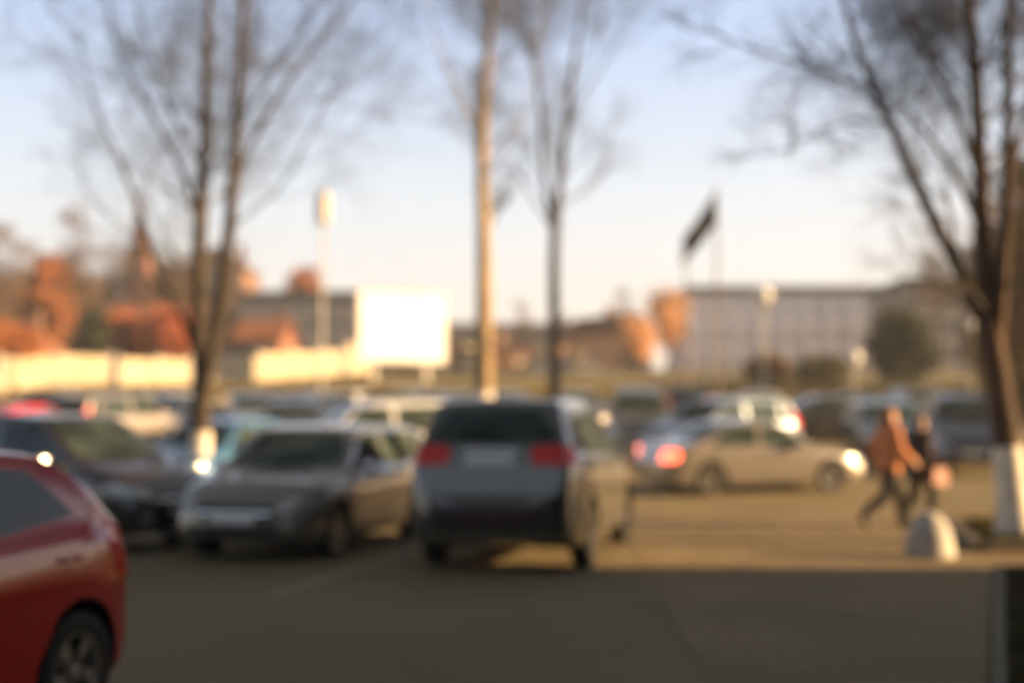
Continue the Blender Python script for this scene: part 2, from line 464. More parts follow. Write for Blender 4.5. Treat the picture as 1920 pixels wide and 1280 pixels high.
SPECS = {
 'hatch': dict(L=4.0, W=1.70, H=1.47, zb=.19, rw=.305, tw=(.80, 3.38), cowl=(1.02, .98), roof=1.72, rroof=3.25, deck=(3.86, 1.02),
      top=[(0, .56), (.10, .70), (.45, .82), (1.02, .97), (1.75, 1.42), (2.3, 1.47), (3.2, 1.42), (3.55, 1.27), (3.86, 1.0), (3.94, .88), (4.0, .60)],
      belt=[(0, .5), (.4, .72), (1.0, .90), (2.2, .94), (3.6, 1.0), (4, .9)], tB=2.28, tail=(.72, 1.02, .60), sedan=False),
 'suv': dict(tumble=.42, L=4.60, W=1.84, H=1.80, zb=.26, rw=.355, tw=(.90, 3.62), cowl=(1.12, 1.16), roof=1.75, rroof=4.15, deck=(4.46, 1.28),
      top=[(0, .66), (.10, .84), (.4, 1.0), (1.12, 1.15), (1.8, 1.70), (2.4, 1.80), (4.05, 1.77), (4.22, 1.70), (4.46, 1.28), (4.54, 1.12), (4.60, .66)],
      belt=[(0, .6), (.4, .86), (1.1, 1.06), (2.2, 1.12), (4.3, 1.22), (4.6, 1.1)], tB=2.55, tail=(1.10, 1.31, .42), sedan=False),
 'estate': dict(L=4.5, W=1.76, H=1.50, zb=.20, rw=.32, tw=(.85, 3.5), cowl=(1.12, .98), roof=1.82, rroof=4.0, deck=(4.38, 1.0),
      top=[(0, .56), (.10, .70), (.45, .84), (1.12, .97), (1.85, 1.44), (2.4, 1.50), (3.9, 1.46), (4.1, 1.36), (4.36, 1.0), (4.43, .88), (4.5, .58)],
      belt=[(0, .5), (.4, .74), (1.1, .90), (2.2, .94), (4.1, .99), (4.5, .9)], tB=2.45, tail=(.78, 1.04, .58), sedan=False),
 'sedan': dict(L=4.5, W=1.76, H=1.44, zb=.19, rw=.315, tw=(.86, 3.52), cowl=(1.20, .95), roof=1.95, rroof=3.10, deck=(3.78, 1.0),
      top=[(0, .54), (.10, .66), (.45, .79), (1.20, .93), (1.95, 1.38), (2.4, 1.44), (3.05, 1.39), (3.78, 1.03), (4.36, .98), (4.44, .88), (4.5, .56)],
      belt=[(0, .48), (.4, .70), (1.2, .88), (2.3, .91), (4.0, .95), (4.5, .88)], tB=2.45, tail=(.68, .90, .56), sedan=True),
 'mpv': dict(L=4.3, W=1.80, H=1.64, zb=.21, rw=.32, tw=(.82, 3.5), cowl=(.86, 1.06), roof=1.65, rroof=3.82, deck=(4.2, 1.06),
      top=[(0, .60), (.10, .78), (.35, .92), (.86, 1.05), (1.7, 1.58), (2.3, 1.64), (3.75, 1.60), (3.92, 1.50), (4.16, 1.06), (4.23, .95), (4.3, .6)],
      belt=[(0, .55), (.35, .8), (.9, .97), (2.2, 1.0), (4.0, 1.05), (4.3, .95)], tB=2.3, tail=(.85, 1.3, .66), sedan=False),
}

def make_wheel_meshes():
    out = {}
    for r in (.305, .315, .32, .355):
        w2 = .10
        T = Matrix.Rotation(R(90), 4, 'Y')
        m = MB(); ri = r * .66
        m.lathe([(ri, -w2 * .9), (r * .86, -w2), (r * .97, -w2 * .85), (r, -w2 * .5), (r, w2 * .5), (r * .97, w2 * .85), (r * .86, w2), (ri, w2 * .9), (ri * .97, 0)], 36, T, True)
        o = m.build('tyre', M['rubber'], None, 40)
        m = MB()
        m.lathe([(ri * .99, -w2 * .9), (ri * .99, w2 * .86), (ri * .90, w2 * .82), (ri * .86, w2 * .3), (ri * .86, -w2 * .9)], 36, T)
        for k in range(5):                       # paired spokes
            for s in (-1, 1):
                a = k * 2 * math.pi / 5 + s * .13
                c, sn = math.cos(a), math.sin(a)
                Q = Matrix.Rotation(R(90), 4, 'Y') @ Matrix.Rotation(a, 4, 'Z')
                m.box(ri * .12, ri * .92, -.016, .016, w2 * .42, w2 * .72, Q)
        m.lathe([(.001, w2 * .8), (ri * .2, w2 * .78), (ri * .24, w2 * .6), (ri * .24, w2 * .3), (.001, w2 * .3)], 20, T)
        m.lathe([(.001, -w2 * .1), (ri * .7, -w2 * .1), (ri * .7, -w2 * .2), (.001, -w2 * .2)], 24, T)
        o2 = m.build('rim', M['alloy'], None, 40)
        out[r] = (o.data, o2.data)
        bpy.data.objects.remove(o); bpy.data.objects.remove(o2)
    return out
WM = make_wheel_meshes()

def body_mesh(sp):
    L, W, zb = sp['L'], sp['W'], sp['zb']
    top = smooth_curve(sp['top']); belt = smooth_curve(sp['belt'], .12)
    ts = np.unique(np.round(np.concatenate([np.linspace(0, .5, 14), np.linspace(.5, L - .5, 52), np.linspace(L - .5, L, 14)]), 4))
    rings = []
    def section(t, shrink=1.0, push=0.0):
        zt = float(top(t)); zl = min(float(belt(t)), zt - .05)
        f = 1.0
        if t < .75: f = .70 + .30 * math.sqrt(max(0, 1 - (1 - t / .75) ** 2))
        if t > L - .6: f = .78 + .22 * math.sqrt(max(0, 1 - (1 - (L - t) / .6) ** 2))
        w = W / 2 * f
        z0 = zb + .07 * max(0, 1 - t / .35) + .08 * max(0, 1 - (L - t) / .4)
        wt = w - .015 - (zt - zl) * sp.get('tumble', .30)
        zm = z0 + (zl - z0) * .5
        pts = [(0, z0), (w * .5, z0), (w * .90, z0), (w * .965, z0 + .025), (w * .985, z0 + .09), (w * .997, z0 + (zl - z0) * .3), (w, zm),
               (w * .997, z0 + (zl - z0) * .72), (w * .985, zl - .07), (w * .972, zl - .03), (w * .955, zl)]
        a = (w * .955 - .012, zl + .012)
        rc = min(.07, (zt - zl) * .45)
        b = (wt, zt - rc)
        for q in (0, .33, .66, 1): pts.append((a[0] + (b[0] - a[0]) * q, a[1] + (b[1] - a[1]) * q))
        pts += [(wt - rc * .35, zt - rc * .35), (wt - rc * 1.0, zt - rc * .08), (wt * .75, zt + .004), (wt * .4, zt + .012), (0, zt + .014)]
        half = pts
        zc = (z0 + zt) / 2
        full = half + [(-x, z) for x, z in half[-2:0:-1]]
        y = L / 2 - t + push
        return [(x * shrink, y, zc + (z - zc) * (shrink if shrink < 1 else 1)) for x, z in full]
    rings.append(section(0, .45, .065)); rings.append(section(0, .86, .045)); 
    for t in ts: rings.append(section(float(t)))
    rings.append(section(L, .86, -.035)); rings.append(section(L, .45, -.045))
    n = len(rings[0]); v = [p for r_ in rings for p in r_]
    f = []
    for i in range(len(rings) - 1):
        for k in range(n):
            f.append((i * n + k, (i + 1) * n + k, (i + 1) * n + (k + 1) % n, i * n + (k + 1) % n))
    f.append(tuple(range(n))); f.append(tuple((len(rings) - 1) * n + k for k in range(n))[::-1])
    f = [tuple(reversed(q)) for q in f]
    return v, f

def bool_cut(o, cutter):
    md = o.modifiers.new('b', 'BOOLEAN'); md.operation = 'DIFFERENCE'; md.object = cutter; md.solver = 'EXACT'
    dg = bpy.context.evaluated_depsgraph_get(); dg.update()
    me = bpy.data.meshes.new_from_object(o.evaluated_get(dg))
    o.modifiers.clear(); old = o.data; o.data = me
    bpy.data.meshes.remove(old)
    bpy.data.objects.remove(cutter)

def patch(bvh, quad, mode, off=.004, n=(12, 6), k=.12, thick=.01):
    """a thin panel laid on the body: quad corners (a, z) in the plane seen from side/front/rear/top"""
    nu, nv = n
    v = []; ok = []
    (ax, az), (bx, bz), (cx, cz), (dx, dz) = quad
    for j in range(nv + 1):
        for i in range(nu + 1):
            u = i / nu * 2 - 1; w_ = j / nv * 2 - 1
            uu = u * math.sqrt(1 - k * w_ * w_) ; ww = w_ * math.sqrt(1 - k * u * u)
            s = (uu + 1) / 2; t = (ww + 1) / 2
            a = (1 - t) * ((1 - s) * ax + s * bx) + t * ((1 - s) * dx + s * cx)
            z = (1 - t) * ((1 - s) * az + s * bz) + t * ((1 - s) * dz + s * cz)
            if mode == 'right': o_, d_ = Vector((3, a, z)), Vector((-1, 0, 0))
            elif mode == 'left': o_, d_ = Vector((-3, a, z)), Vector((1, 0, 0))
            elif mode == 'front': o_, d_ = Vector((a, 5, z)), Vector((0, -1, 0))
            elif mode == 'rear': o_, d_ = Vector((a, -5, z)), Vector((0, 1, 0))
            else: o_, d_ = Vector((a, z, 4)), Vector((0, 0, -1))
            h = bvh.ray_cast(o_, d_)
            if h[0] is None or (mode in ('left', 'right') and abs(h[0].x) < .3):
                v.append((Vector((0, 0, -9)), Vector((0, 0, 1)))); ok.append(False)
            else:
                nn = h[1]
                if nn.dot(d_) > 0: nn = -nn
                v.append((h[0], nn)); ok.append(True)
    top_ = [p + q * off for p, q in v]; bot = [p + q * (off - thick) for p, q in v]
    W_ = nu + 1; N = len(v); f = []; edge = {}
    for j in range(nv):
        for i in range(nu):
            q = (j * W_ + i, j * W_ + i + 1, (j + 1) * W_ + i + 1, (j + 1) * W_ + i)
            if all(ok[x] for x in q):
                f.append(q)
                for a, b in zip(q, q[1:] + q[:1]):
                    edge[(a, b)] = 1
    for (a, b) in list(edge):
        if (b, a) not in edge: f.append((b, a, a + N, b + N))
    if not f: return None, None
    used = sorted({i for q in f for i in q}); mp = {u: i for i, u in enumerate(used)}
    allv = top_ + bot
    return [allv[u] for u in used], [tuple(mp[i] for i in q) for q in f]

def make_car(name, kind, pnt, label, cat='car', dark_trim=False, rails=False, plate='plate', trim=None, scale=None):
    sp = SPECS[kind]; L, W, H, zb = sp['L'], sp['W'], sp['H'], sp['zb']
    root = empty(name); tag(root, label, cat)
    v, f = body_mesh(sp)
    body = mesh_obj('body', v, f, [pnt, M['plastic']], root)
    Y = lambda t: L / 2 - t
    ra = sp['rw'] + .055
    cut = MB()
    for t in sp['tw']:
        for s in (-1, 1):
            T = Matrix.Translation((s * (W / 2 - .28), Y(t), sp['rw'] + .01)) @ Matrix.Rotation(R(90) * s, 4, 'Y')
            n = 28
            vv = [T @ Vector((ra * math.cos(2 * math.pi * k / n), ra * math.sin(2 * math.pi * k / n), z)) for z in (0, .6) for k in range(n)]
            ff = [tuple(range(n))[::-1], tuple(range(n, 2 * n))] + [(k, (k + 1) % n, n + (k + 1) % n, n + k) for k in range(n)]
            cut.add(vv, ff)
    solid_v = [Vector(p) for p in v]
    bvh = BVHTree.FromPolygons(solid_v, f)
    bool_cut(body, cut.build('cut', None))
    me = body.data
    for p in me.polygons:
        c = p.center
        for t in sp['tw']:
            if math.hypot(c.y - Y(t), c.z - sp['rw'] - .01) < ra + .004 and abs(c.x) > W / 2 - .3 and (abs(p.normal.x) < .5 or abs(c.x) < W / 2 - .2):
                p.material_index = 1
        if c.z < zb + .02: p.material_index = 1
    me.shade_smooth() if hasattr(me, 'shade_smooth') else None
    for p in me.polygons: p.use_smooth = True
    me.set_sharp_from_angle(angle=R(38))
    def pt_(nm, quad, mode, mat, par=root, **kw):
        vv, ff = patch(bvh, quad, mode, **kw)
        if vv is None: return None
        o = mesh_obj(nm, vv, ff, mat, par)
        for p in o.data.polygons: p.use_smooth = True
        o.data.set_sharp_from_angle(angle=R(50))
        return o
    top = smooth_curve(sp['top']); belt = smooth_curve(sp['belt'], .12)
    tc, zc = sp['cowl']; td, zd = sp['deck']; tr, trr = sp['roof'], sp['rroof']; tB = sp['tB']
    zr = H - .10
    Aline = lambda z: tc + (tr - tc) * (z - zc) / (H - zc)
    Rline = lambda z: td - (td - trr) * (z - zd) / (H - zd)
    hb = lambda t: float(belt(t)) + .045
    # glass
    wn = lambda z, t: W / 2 * .955 - (z - float(belt(t))) * sp.get('tumble', .30)
    o = pt_('windshield', [(-wn(zc, 1.2) + .10, zc + .05), (wn(zc, 1.2) - .10, zc + .05), (wn(H, 1.6) - .13, H - .09), (-wn(H, 1.6) + .13, H - .09)], 'front', M['glass'], n=(16, 10), k=.06)
    for s in (-1, 1):
        MB().tube([(s * .12 + .2, Y(tc - .02), zc + .03), (s * .12 - .25, Y(tc + .12), zc + .12)], .008, 5).build('wiper', M['plastic'], root)
    if sp['sedan']:
        q = [(.58, zd + .06), (-.58, zd + .06), (-.50, H - .10), (.50, H - .10)]
    else:
        q = [(W / 2 - .20, zd + .05), (-W / 2 + .20, zd + .05), (-wn(H, 3) + .14, H - .13), (wn(H, 3) - .14, H - .13)]
    pt_('rear_window', q, 'rear', M['glass'], n=(16, 10), k=.08)
    for s, md in ((1, 'right'), (-1, 'left')):
        for nm, qq in (('side_window', [(Y(Aline(hb(1.3)) + .22), hb(1.4)), (Y(tB - .05), hb(tB)), (Y(tB - .05), zr), (Y(Aline(zr) + .20), zr)]),
                       ('side_window', [(Y(tB + .05), hb(tB)), (Y(min(sp['tw'][1] + .02, Rline(hb(3.3)) - .28)), hb(3.2) + (.07 if kind == 'hatch' else 0)), (Y(min(sp['tw'][1] - (.30 if kind == 'hatch' else .06), Rline(zr) - .22)), zr - (.04 if kind == 'hatch' else 0)), (Y(tB + .05), zr)])):
            if s > 0: pass
            pt_(nm, qq, md, M['glass'], n=(10, 6), k=.05, off=.005)
        if not sp['sedan'] and Rline(zr) - .12 - sp['tw'][1] > .1:
            pt_('quarter_window', [(Y(sp['tw'][1] + .08), hb(3.3)), (Y(Rline(hb(3.6)) - .22), hb(3.6) + .02), (Y(Rline(zr) - .16), zr), (Y(sp['tw'][1] + .02), zr)], md, M['glass'], n=(8, 6), k=.08, off=.005)
        hmat0 = M['chrome'] if name != 'red_hatchback' else pnt
        # doors (proud panels) with handles
        b0 = zb + .12
        d1 = pt_('door', [(Y(sp['tw'][0] + ra + .06), b0), (Y(tB - .01), b0), (Y(tB - .01), float(belt(tB)) - .02), (Y(tc + .12), float(belt(1.2)) - .03)], md, pnt, n=(10, 8), k=.01, off=.004)
        d2 = pt_('door', [(Y(tB + .01), b0), (Y(sp['tw'][1] - ra - .05), b0), (Y(sp['tw'][1] + .02), float(belt(3.3)) - .02), (Y(tB + .01), float(belt(tB)) - .02)], md, pnt, n=(10, 8), k=.01, off=.004)
        for d_, ty in ((d1, tB - .16), (d2, sp['tw'][1] - .12)):
            zz = float(belt(ty)) - .10
            if d_:
                hx = s * (W / 2 + .012)
                MB().tube([(hx - s * .02, Y(ty) + .09, zz), (hx + s * .012, Y(ty) + .06, zz), (hx + s * .012, Y(ty) - .06, zz), (hx - s * .02, Y(ty) - .09, zz)], .012, 6).build('handle', hmat0, d_)
        # mirror
        my = Y(tc + .38); mz = hb(1.4) + .05; mx = s * (W / 2 + .09)
        hmat = M['chrome'] if kind != 'hatch' else pnt
        m = MB(); prof = [(.001, -.12), (.05, -.11), (.075, -.06), (.08, 0), (.075, .06), (.05, .11), (.001, .12)]
        T = Matrix.Translation((mx, my, mz)) @ Matrix.Rotation(R(90), 4, 'Y') @ Matrix.Diagonal((1, .7, .85, 1))
        m.lathe(prof, 14, T)
        m.tube([(s * (W / 2 - .06), my, mz - .05), (mx, my, mz - .03)], .02, 6)
        mr = m.build('door_mirror', hmat, root, 40)
        MB().box(mx - .07, mx + .07, my - .062, my - .057, mz - .045, mz + .045).build('mirror_glass', M['chrome'], mr)
        # lights
        zh = float(top(.16)) - .02
        q = [(s * .44, zh - .16), (s * (W / 2 - .04), zh - .10), (s * (W / 2 - .05), zh + .04), (s * .52, zh - .01)]
        pt_('headlight', q if s > 0 else q, 'front', M['lamp_glass'], n=(12, 6), k=.25, off=.006)
        z1, z2, xin = sp['tail']
        q = [(s * xin, z1), (s * (W / 2 - .025), z1), (s * (W / 2 - .035), z2), (s * xin, z2)]
        pt_('tail_light', q, 'rear', M['lit_lens'] if name == 'silver_sedan' else M['red_lens'], n=(12, 6), k=.18, off=.006)
        q = [(s * .50, zb + .16), (s * .68, zb + .16), (s * .68, zb + .24), (s * .50, zb + .24)]
        pt_('fog_light', q, 'front', M['lamp_glass'], n=(6, 4), k=.4, off=.012)
        if rails:
            zt = H - .02; xr = s * (W / 2 - .30)
            MB().tube([(xr, Y(tr + .15), zt), (xr, Y(tr + .25), zt + .07), (xr, Y(trr - .15), zt + .06), (xr, Y(trr - .02), zt - .02)], .018, 8).build('roof_rail', M['alloy'], root, 40)
    # grille, lower intake, badge bar, plates, bumpers
    zg = float(top(.1))
    pt_('grille', [(-.42, zg - .20), (.42, zg - .20), (.46, zg - .06), (-.46, zg - .06)], 'front', M['plastic'], n=(14, 5), k=.06, off=.005)
    pt_('grille_bar', [(-.43, zg - .145), (.43, zg - .145), (.44, zg - .12), (-.44, zg - .12)], 'front', M['chrome'], n=(14, 2), k=0, off=.012)
    pt_('air_intake', [(-.62, zb + .12), (.62, zb + .12), (.56, zb + .21), (-.56, zb + .21)], 'front', M['plastic'], n=(14, 4), k=.08, off=.005)
    pt_('number_plate', [(-.26, zb + .235), (.26, zb + .235), (.26, zb + .345), (-.26, zb + .345)], 'front', M[plate], n=(4, 2), k=0, off=.018)
    pt_('bonnet', [(-W / 2 * .70, Y(.28)), (W / 2 * .70, Y(.28)), (W / 2 * .80, Y(tc - .03)), (-W / 2 * .80, Y(tc - .03))], 'top', pnt, n=(14, 10), k=.02, off=.004)
    zt0 = zb + (.56 if dark_trim and kind == 'suv' else .42 if not sp['sedan'] else .46)
    tg = pt_('tailgate' if not sp['sedan'] else 'boot_lid', [(-W / 2 * .76, zt0), (W / 2 * .76, zt0), (W / 2 * .74, zd - .03), (-W / 2 * .74, zd - .03)], 'rear', pnt, n=(14, 8), k=.02, off=.004)
    zp = zt0 + (.10 if sp['sedan'] else .28 if kind == 'suv' else .14)
    pt_('number_plate', [(.26, zp), (-.26, zp), (-.26, zp + .11), (.26, zp + .11)], 'rear', M[plate], n=(4, 2), k=0, off=.014)
    if tg: pt_('tailgate_handle', [(.30, zp + .135), (-.30, zp + .135), (-.30, zp + .165), (.30, zp + .165)], 'rear', M['chrome'], par=tg, n=(6, 2), k=0, off=.016)
    zl = zb + (.54 if dark_trim and kind == 'suv' else .36 if dark_trim else .14)
    for nm, md, q in (('rear_bumper', 'rear', [(-W / 2 * .93, zb + .09), (W / 2 * .93, zb + .09), (W / 2 * .95, zl), (-W / 2 * .95, zl)]),):
        pt_(nm, q, md, P['black'] if dark_trim else pnt, n=(16, 4), k=.02, off=.007)
    # wheels
    for t in sp['tw']:
        for s in (-1, 1):
            wh = empty('wheel', (s * (W / 2 - .115), Y(t), sp['rw']), 0 if s > 0 else math.pi, root)
            ty, ri = WM[sp['rw']]
            link(bpy.data.objects.new('tyre', ty), wh); link(bpy.data.objects.new('rim', ri), wh)
    return root

def place(root, px, y, heading):
    """heading: degrees clockwise from straight away from the camera"""
    p = at(px, y); h = R(-heading)
    fx, fy = math.sin(R(heading)), math.cos(R(heading))
    e = 1.2
    zf = float(ground_z(p.x + fx * e, y + fy * e)); zk = float(ground_z(p.x - fx * e, y - fy * e))
    zrt = float(ground_z(p.x + fy * .7, y - fx * .7)); zlf = float(ground_z(p.x - fy * .7, y + fx * .7))
    F = Vector((fx * 2 * e, fy * 2 * e, zf - zk)).normalized(); Rt = Vector((fy * 1.4, -fx * 1.4, zrt - zlf)).normalized()
    U = Rt.cross(F).normalized(); Rt = F.cross(U)
    Mx = Matrix((Rt, F, U)).transposed().to_4x4()
    Mx.translation = Vector((p.x, y, (zf + zk) / 2))
    root.matrix_world = Mx
    return root

P = {
 'red': paint('red_paint', (.62, .003, .005), .0, .14, .7), 'dark': paint('dark_maroon_paint', (.014, .008, .009), .0),
 'grey': paint('grey_silver_paint', (.20, .19, .17), .5), 'green': paint('grey_green_paint', (.135, .13, .115), .5, .3),
 'silver': paint('silver_paint', (.30, .27, .24), .6), 'white': paint('white_paint', (.72, .73, .74), 0),
 'blue': paint('blue_paint', (.05, .17, .34)), 'navy': paint('navy_paint', (.03, .045, .10)), 'bluegrey': paint('blue_grey_paint', (.17, .23, .30)),
 'black': paint('black_paint', (.018, .018, .02)), 'pale': paint('pale_blue_paint', (.45, .53, .60)), 'teal': paint('teal_paint', (.06, .13, .16)),
}

CG = 'cars parked in the back rows'
place(make_car('red_hatchback', 'hatch', P['red'], 'bright red hatchback cut off by the left edge, nearest car'), -514, 5.51, 196)
place(make_car('dark_car', 'mpv', P['dark'], 'very dark maroon people carrier parked between the red hatchback and the grey car', dark_trim=True), 105, 16.4, 118)
place(make_car('grey_car', 'estate', P['grey'], 'grey silver estate car showing its front, left of the large car with red tail lights'), 600, 16.2, 195)
place(make_car('grey_suv', 'suv', P['green'], 'grey off-roader seen from behind, with red tail lights and a dark rear bumper', dark_trim=True), 1003, 15.2, 13)
place(make_car('silver_sedan', 'sedan', P['silver'], 'silver saloon seen from its side, crossing behind the off-roader, nose to the right'), 1404, 26.2, 73)
place(make_car('navy_car', 'suv', P['navy'], 'dark navy off-roader facing us beside the right hand tree trunk'), 1803, 31.0, 194)
place(make_car('blue_grey_car', 'mpv', P['bluegrey'], 'blue grey people carrier standing right behind the silver saloon'), 1350, 33, 236)
back = [
 ('white', 'suv', 700, 26.5, 248, 'white_car', 'white off-roader behind the grey estate car'),
 ('blue', 'hatch', 410, 25.5, 200, 'blue_car', 'blue hatchback behind the lime washed trunk of the left tree'),
 ('red', 'hatch', 45, 33.5, 15, 'red_car', 'small red car in the back row at the left edge'),
 ('silver', 'mpv', 215, 37.0, 25, 'silver_car', 'silver people carrier in the back row beside the small red car'),
 ('navy', 'sedan', 318, 41.0, 200, 'navy_car', 'navy saloon in the back row just left of the left tree'),
 ('pale', 'estate', 470, 42.0, 160, 'pale_car', 'pale blue estate in the back row just right of the left tree'),
 ('silver', 'hatch', 590, 44.5, 20, 'silver_car', 'silver hatchback in the back row below the white billboard'),
 ('bluegrey', 'hatch', 800, 44.0, 190, 'blue_grey_car', 'blue grey hatchback in the back row between the billboard and the pale trunk'),
 ('grey', 'suv', 1198, 36.0, 184, 'grey_car', 'grey off-roader facing us, between the near off-roader and the silver saloon'),
 ('black', 'sedan', 1530, 41.0, 265, 'black_car', 'black saloon seen sideways in front of the round bush'),
 ('teal', 'estate', 1655, 35.0, 186, 'teal_car', 'dark teal estate behind the two walking people'),
 ('black', 'hatch', 955, 45.5, 10, 'black_car', 'black hatchback in the back row by the foot of the pale trunk'),
 ('navy', 'hatch', 553, 36.0, 172, 'navy_car', 'navy hatchback facing us just left of the white off-roader'),
 ('black', 'estate', 118, 48.8, 5, 'black_car', 'black estate in the farthest row below the orange autumn tree'),
 ('teal', 'hatch', 242, 48.8, 182, 'teal_car', 'teal hatchback in the farthest row below the church'),
 ('white', 'hatch', 352, 48.8, 3, 'white_car', 'white hatchback in the farthest row just left of the left trunk'),
 ('grey', 'hatch', 528, 48.8, 178, 'grey_car', 'grey hatchback in the farthest row left of the white lamp post'),
 ('white', 'estate', 655, 48.8, 4, 'white_car', 'white estate in the farthest row below the left edge of the billboard'),
 ('black', 'mpv', 755, 48.8, 183, 'black_car', 'black people carrier in the farthest row below the billboard'),
 ('pale', 'hatch', 868, 48.9, 2, 'pale_car', 'pale blue hatchback in the farthest row left of the golden trunk'),
 ('silver', 'estate', 1085, 48.8, 176, 'silver_car', 'silver estate in the farthest row right of the forked trunk'),
 ('navy', 'mpv', 1285, 48.8, 4, 'navy_car', 'navy people carrier in the farthest row at the foot of the flagpoles'),
 ('white', 'hatch', 1425, 48.8, 181, 'white_car', 'white hatchback in the farthest row under the large globe lamp'),
 ('grey', 'sedan', 1600, 48.8, 3, 'grey_car', 'grey saloon in the farthest row under the low globe lamp'),
 ('silver', 'mpv', 1722, 48.8, 179, 'silver_car', 'silver people carrier in the farthest row under the round bush'),
]
for col, kind, px, y, hd, nm, lab in back:
    o = place(make_car(nm, kind, P[col], lab), px, y, hd)
    o['group'] = CG
#@@END_CARS

#@@TREES
# ------------------------------------------------------------------ bare trees
def norm(a): return a / (np.linalg.norm(a, axis=-1, keepdims=True) + 1e-9)

def sprout(P_, R_, per, lr, ang, n=5, up=.15, wob=.12, t0=.2, lmin=.0, rr=.55, rmin=.003, droop=0.0, lenref=None):
    """per: number of children on each parent polyline; returns (P, R, L)"""
    N, m, _ = P_.shape
    Lp = np.linalg.norm(np.diff(P_, axis=1), axis=2).sum(1)
    if np.isscalar(per):
        per = np.maximum(1, np.rint(per * np.clip(Lp / (np.mean(Lp) + 1e-6), .15, 1.7))).astype(int)
    idx = np.repeat(np.arange(N), per); K = len(idx)
    t = t0 + (1 - t0) * rng.random(K) ** .85
    s = t * (m - 1); i = np.minimum(s.astype(int), m - 2); fr = (s - i)[:, None]
    A = P_[idx, i]; B = P_[idx, i + 1]
    start = A + (B - A) * fr
    d = norm(B - A)
    rad = R_[idx, i] * (1 - fr[:, 0]) + R_[idx, i + 1] * fr[:, 0]
    Lp = Lp if lenref is None else lenref
    ln = Lp[idx] * lr * (.55 + .9 * rng.random(K)) * (1.15 - .65 * t)
    ln = np.maximum(ln, lmin)
    side = norm(np.cross(d, rng.normal(size=(K, 3))))
    a = R(ang) * (.7 + .6 * rng.random(K))[:, None]
    dirn = norm(d * np.cos(a) + side * np.sin(a))
    out = [start]; cur = dirn; step = (ln / (n - 1))[:, None]
    w0 = norm(rng.normal(size=(K, 3))) * wob
    for k in range(n - 1):
        cur = norm(cur + w0 + rng.normal(size=(K, 3)) * wob * .7 + np.array([0, 0, up - droop * k]))
        out.append(out[-1] + cur * step)
    Pn = np.stack(out, 1)
    r0 = np.maximum(rad * rr * (.7 + .4 * rng.random(K)), rmin)
    Rn = r0[:, None] * np.linspace(1, .35, n)[None, :]
    return Pn, np.maximum(Rn, rmin * .6)

def resample(pts, rad, n):
    pts = np.array([tuple(p) for p in pts], float); d = np.r_[0, np.cumsum(np.linalg.norm(np.diff(pts, axis=0), axis=1))]
    s = np.linspace(0, d[-1], n)
    Q = np.stack([np.interp(s, d, pts[:, k]) for k in range(3)], -1)
    # light smoothing
    for _ in range(2): Q[1:-1] = Q[1:-1] * .5 + (Q[2:] + Q[:-2]) * .25
    return Q, np.interp(s, d, rad)

def bare_tree(name, root, stems, bark, twig, label, dens=1.0, lime=None, up=.15, spread=1.0, start=.25, twig_r=.0035, limbs=(16, 7, 6, 5), cat='tree', ang=48, group=None, rr1=.26):
    """stems: list of (points, radii) in world space"""
    e = empty(name, root); tag(e, label, cat, group)
    r0 = np.array(tuple(root))
    SP = []; SR = []
    for pts, rad in stems:
        Q, q = resample(pts, rad, 26)
        Q = Q - r0 + np.cumsum(rng.normal(size=Q.shape) * .012, 0) * np.linspace(0, 1, 26)[:, None]
        SP.append(Q); SR.append(q)
    SP = np.stack(SP); SR = np.stack(SR)
    quick_tube_mesh([(SP, SR, 12)], bark, 'trunk', e)
    if lime:
        Q, q = SP[0], SR[0]; zz = np.linspace(max(Q[0, 2], 0), lime, 7)
        Ql = np.stack([np.interp(zz, Q[:, 2], Q[:, 0]), np.interp(zz, Q[:, 2], Q[:, 1]), zz], -1); ql = np.interp(zz, Q[:, 2], q)
        quick_tube_mesh([(Ql[None], ql[None] + .012, 14)], M['lime'], 'limewash_band', e)
    sl_ = np.linalg.norm(np.diff(SP, axis=1), axis=2).sum(1)
    ref = np.clip(sl_, 3.2, 8.0); cnt = np.maximum(3, (limbs[0] * dens * np.clip(sl_ / 9.0, .15, 1.3)).astype(int))
    P1, R1 = sprout(SP, SR, cnt, .36 * spread, ang, n=9, up=up, wob=.10, t0=start, rr=rr1, rmin=.012, lenref=ref)
    P2, R2 = sprout(P1, R1, int(limbs[1]), .50, 40, n=7, up=up * .8, wob=.12, t0=.15, rr=.5, rmin=.0055)
    P3, R3 = sprout(P2, R2, int(limbs[2]), .60, 36, n=5, up=up * .6, wob=.14, t0=.1, rr=.55, rmin=.0036, lmin=.35)
    P4, R4 = sprout(P3, R3, int(limbs[3]), .80, 30, n=4, up=.05, wob=.14, t0=.1, rr=.6, rmin=twig_r, lmin=.3)
    quick_tube_mesh([(P1, R1, 6), (P2, R2, 5), (P3, R3, 3), (P4, R4, 3)], twig, 'crown', e)
    return e

def stem(pix, y, rad, dy=0.0):
    """list of photo points at depth y -> world points; dy lets the stem lean in depth"""
    out = []
    for k, (px, py) in enumerate(pix):
        yy = y + dy * k / max(1, len(pix) - 1)
        out.append(Vector(((px - 960) / FPX * yy, yy, zat(py, yy))))
    return out, rad

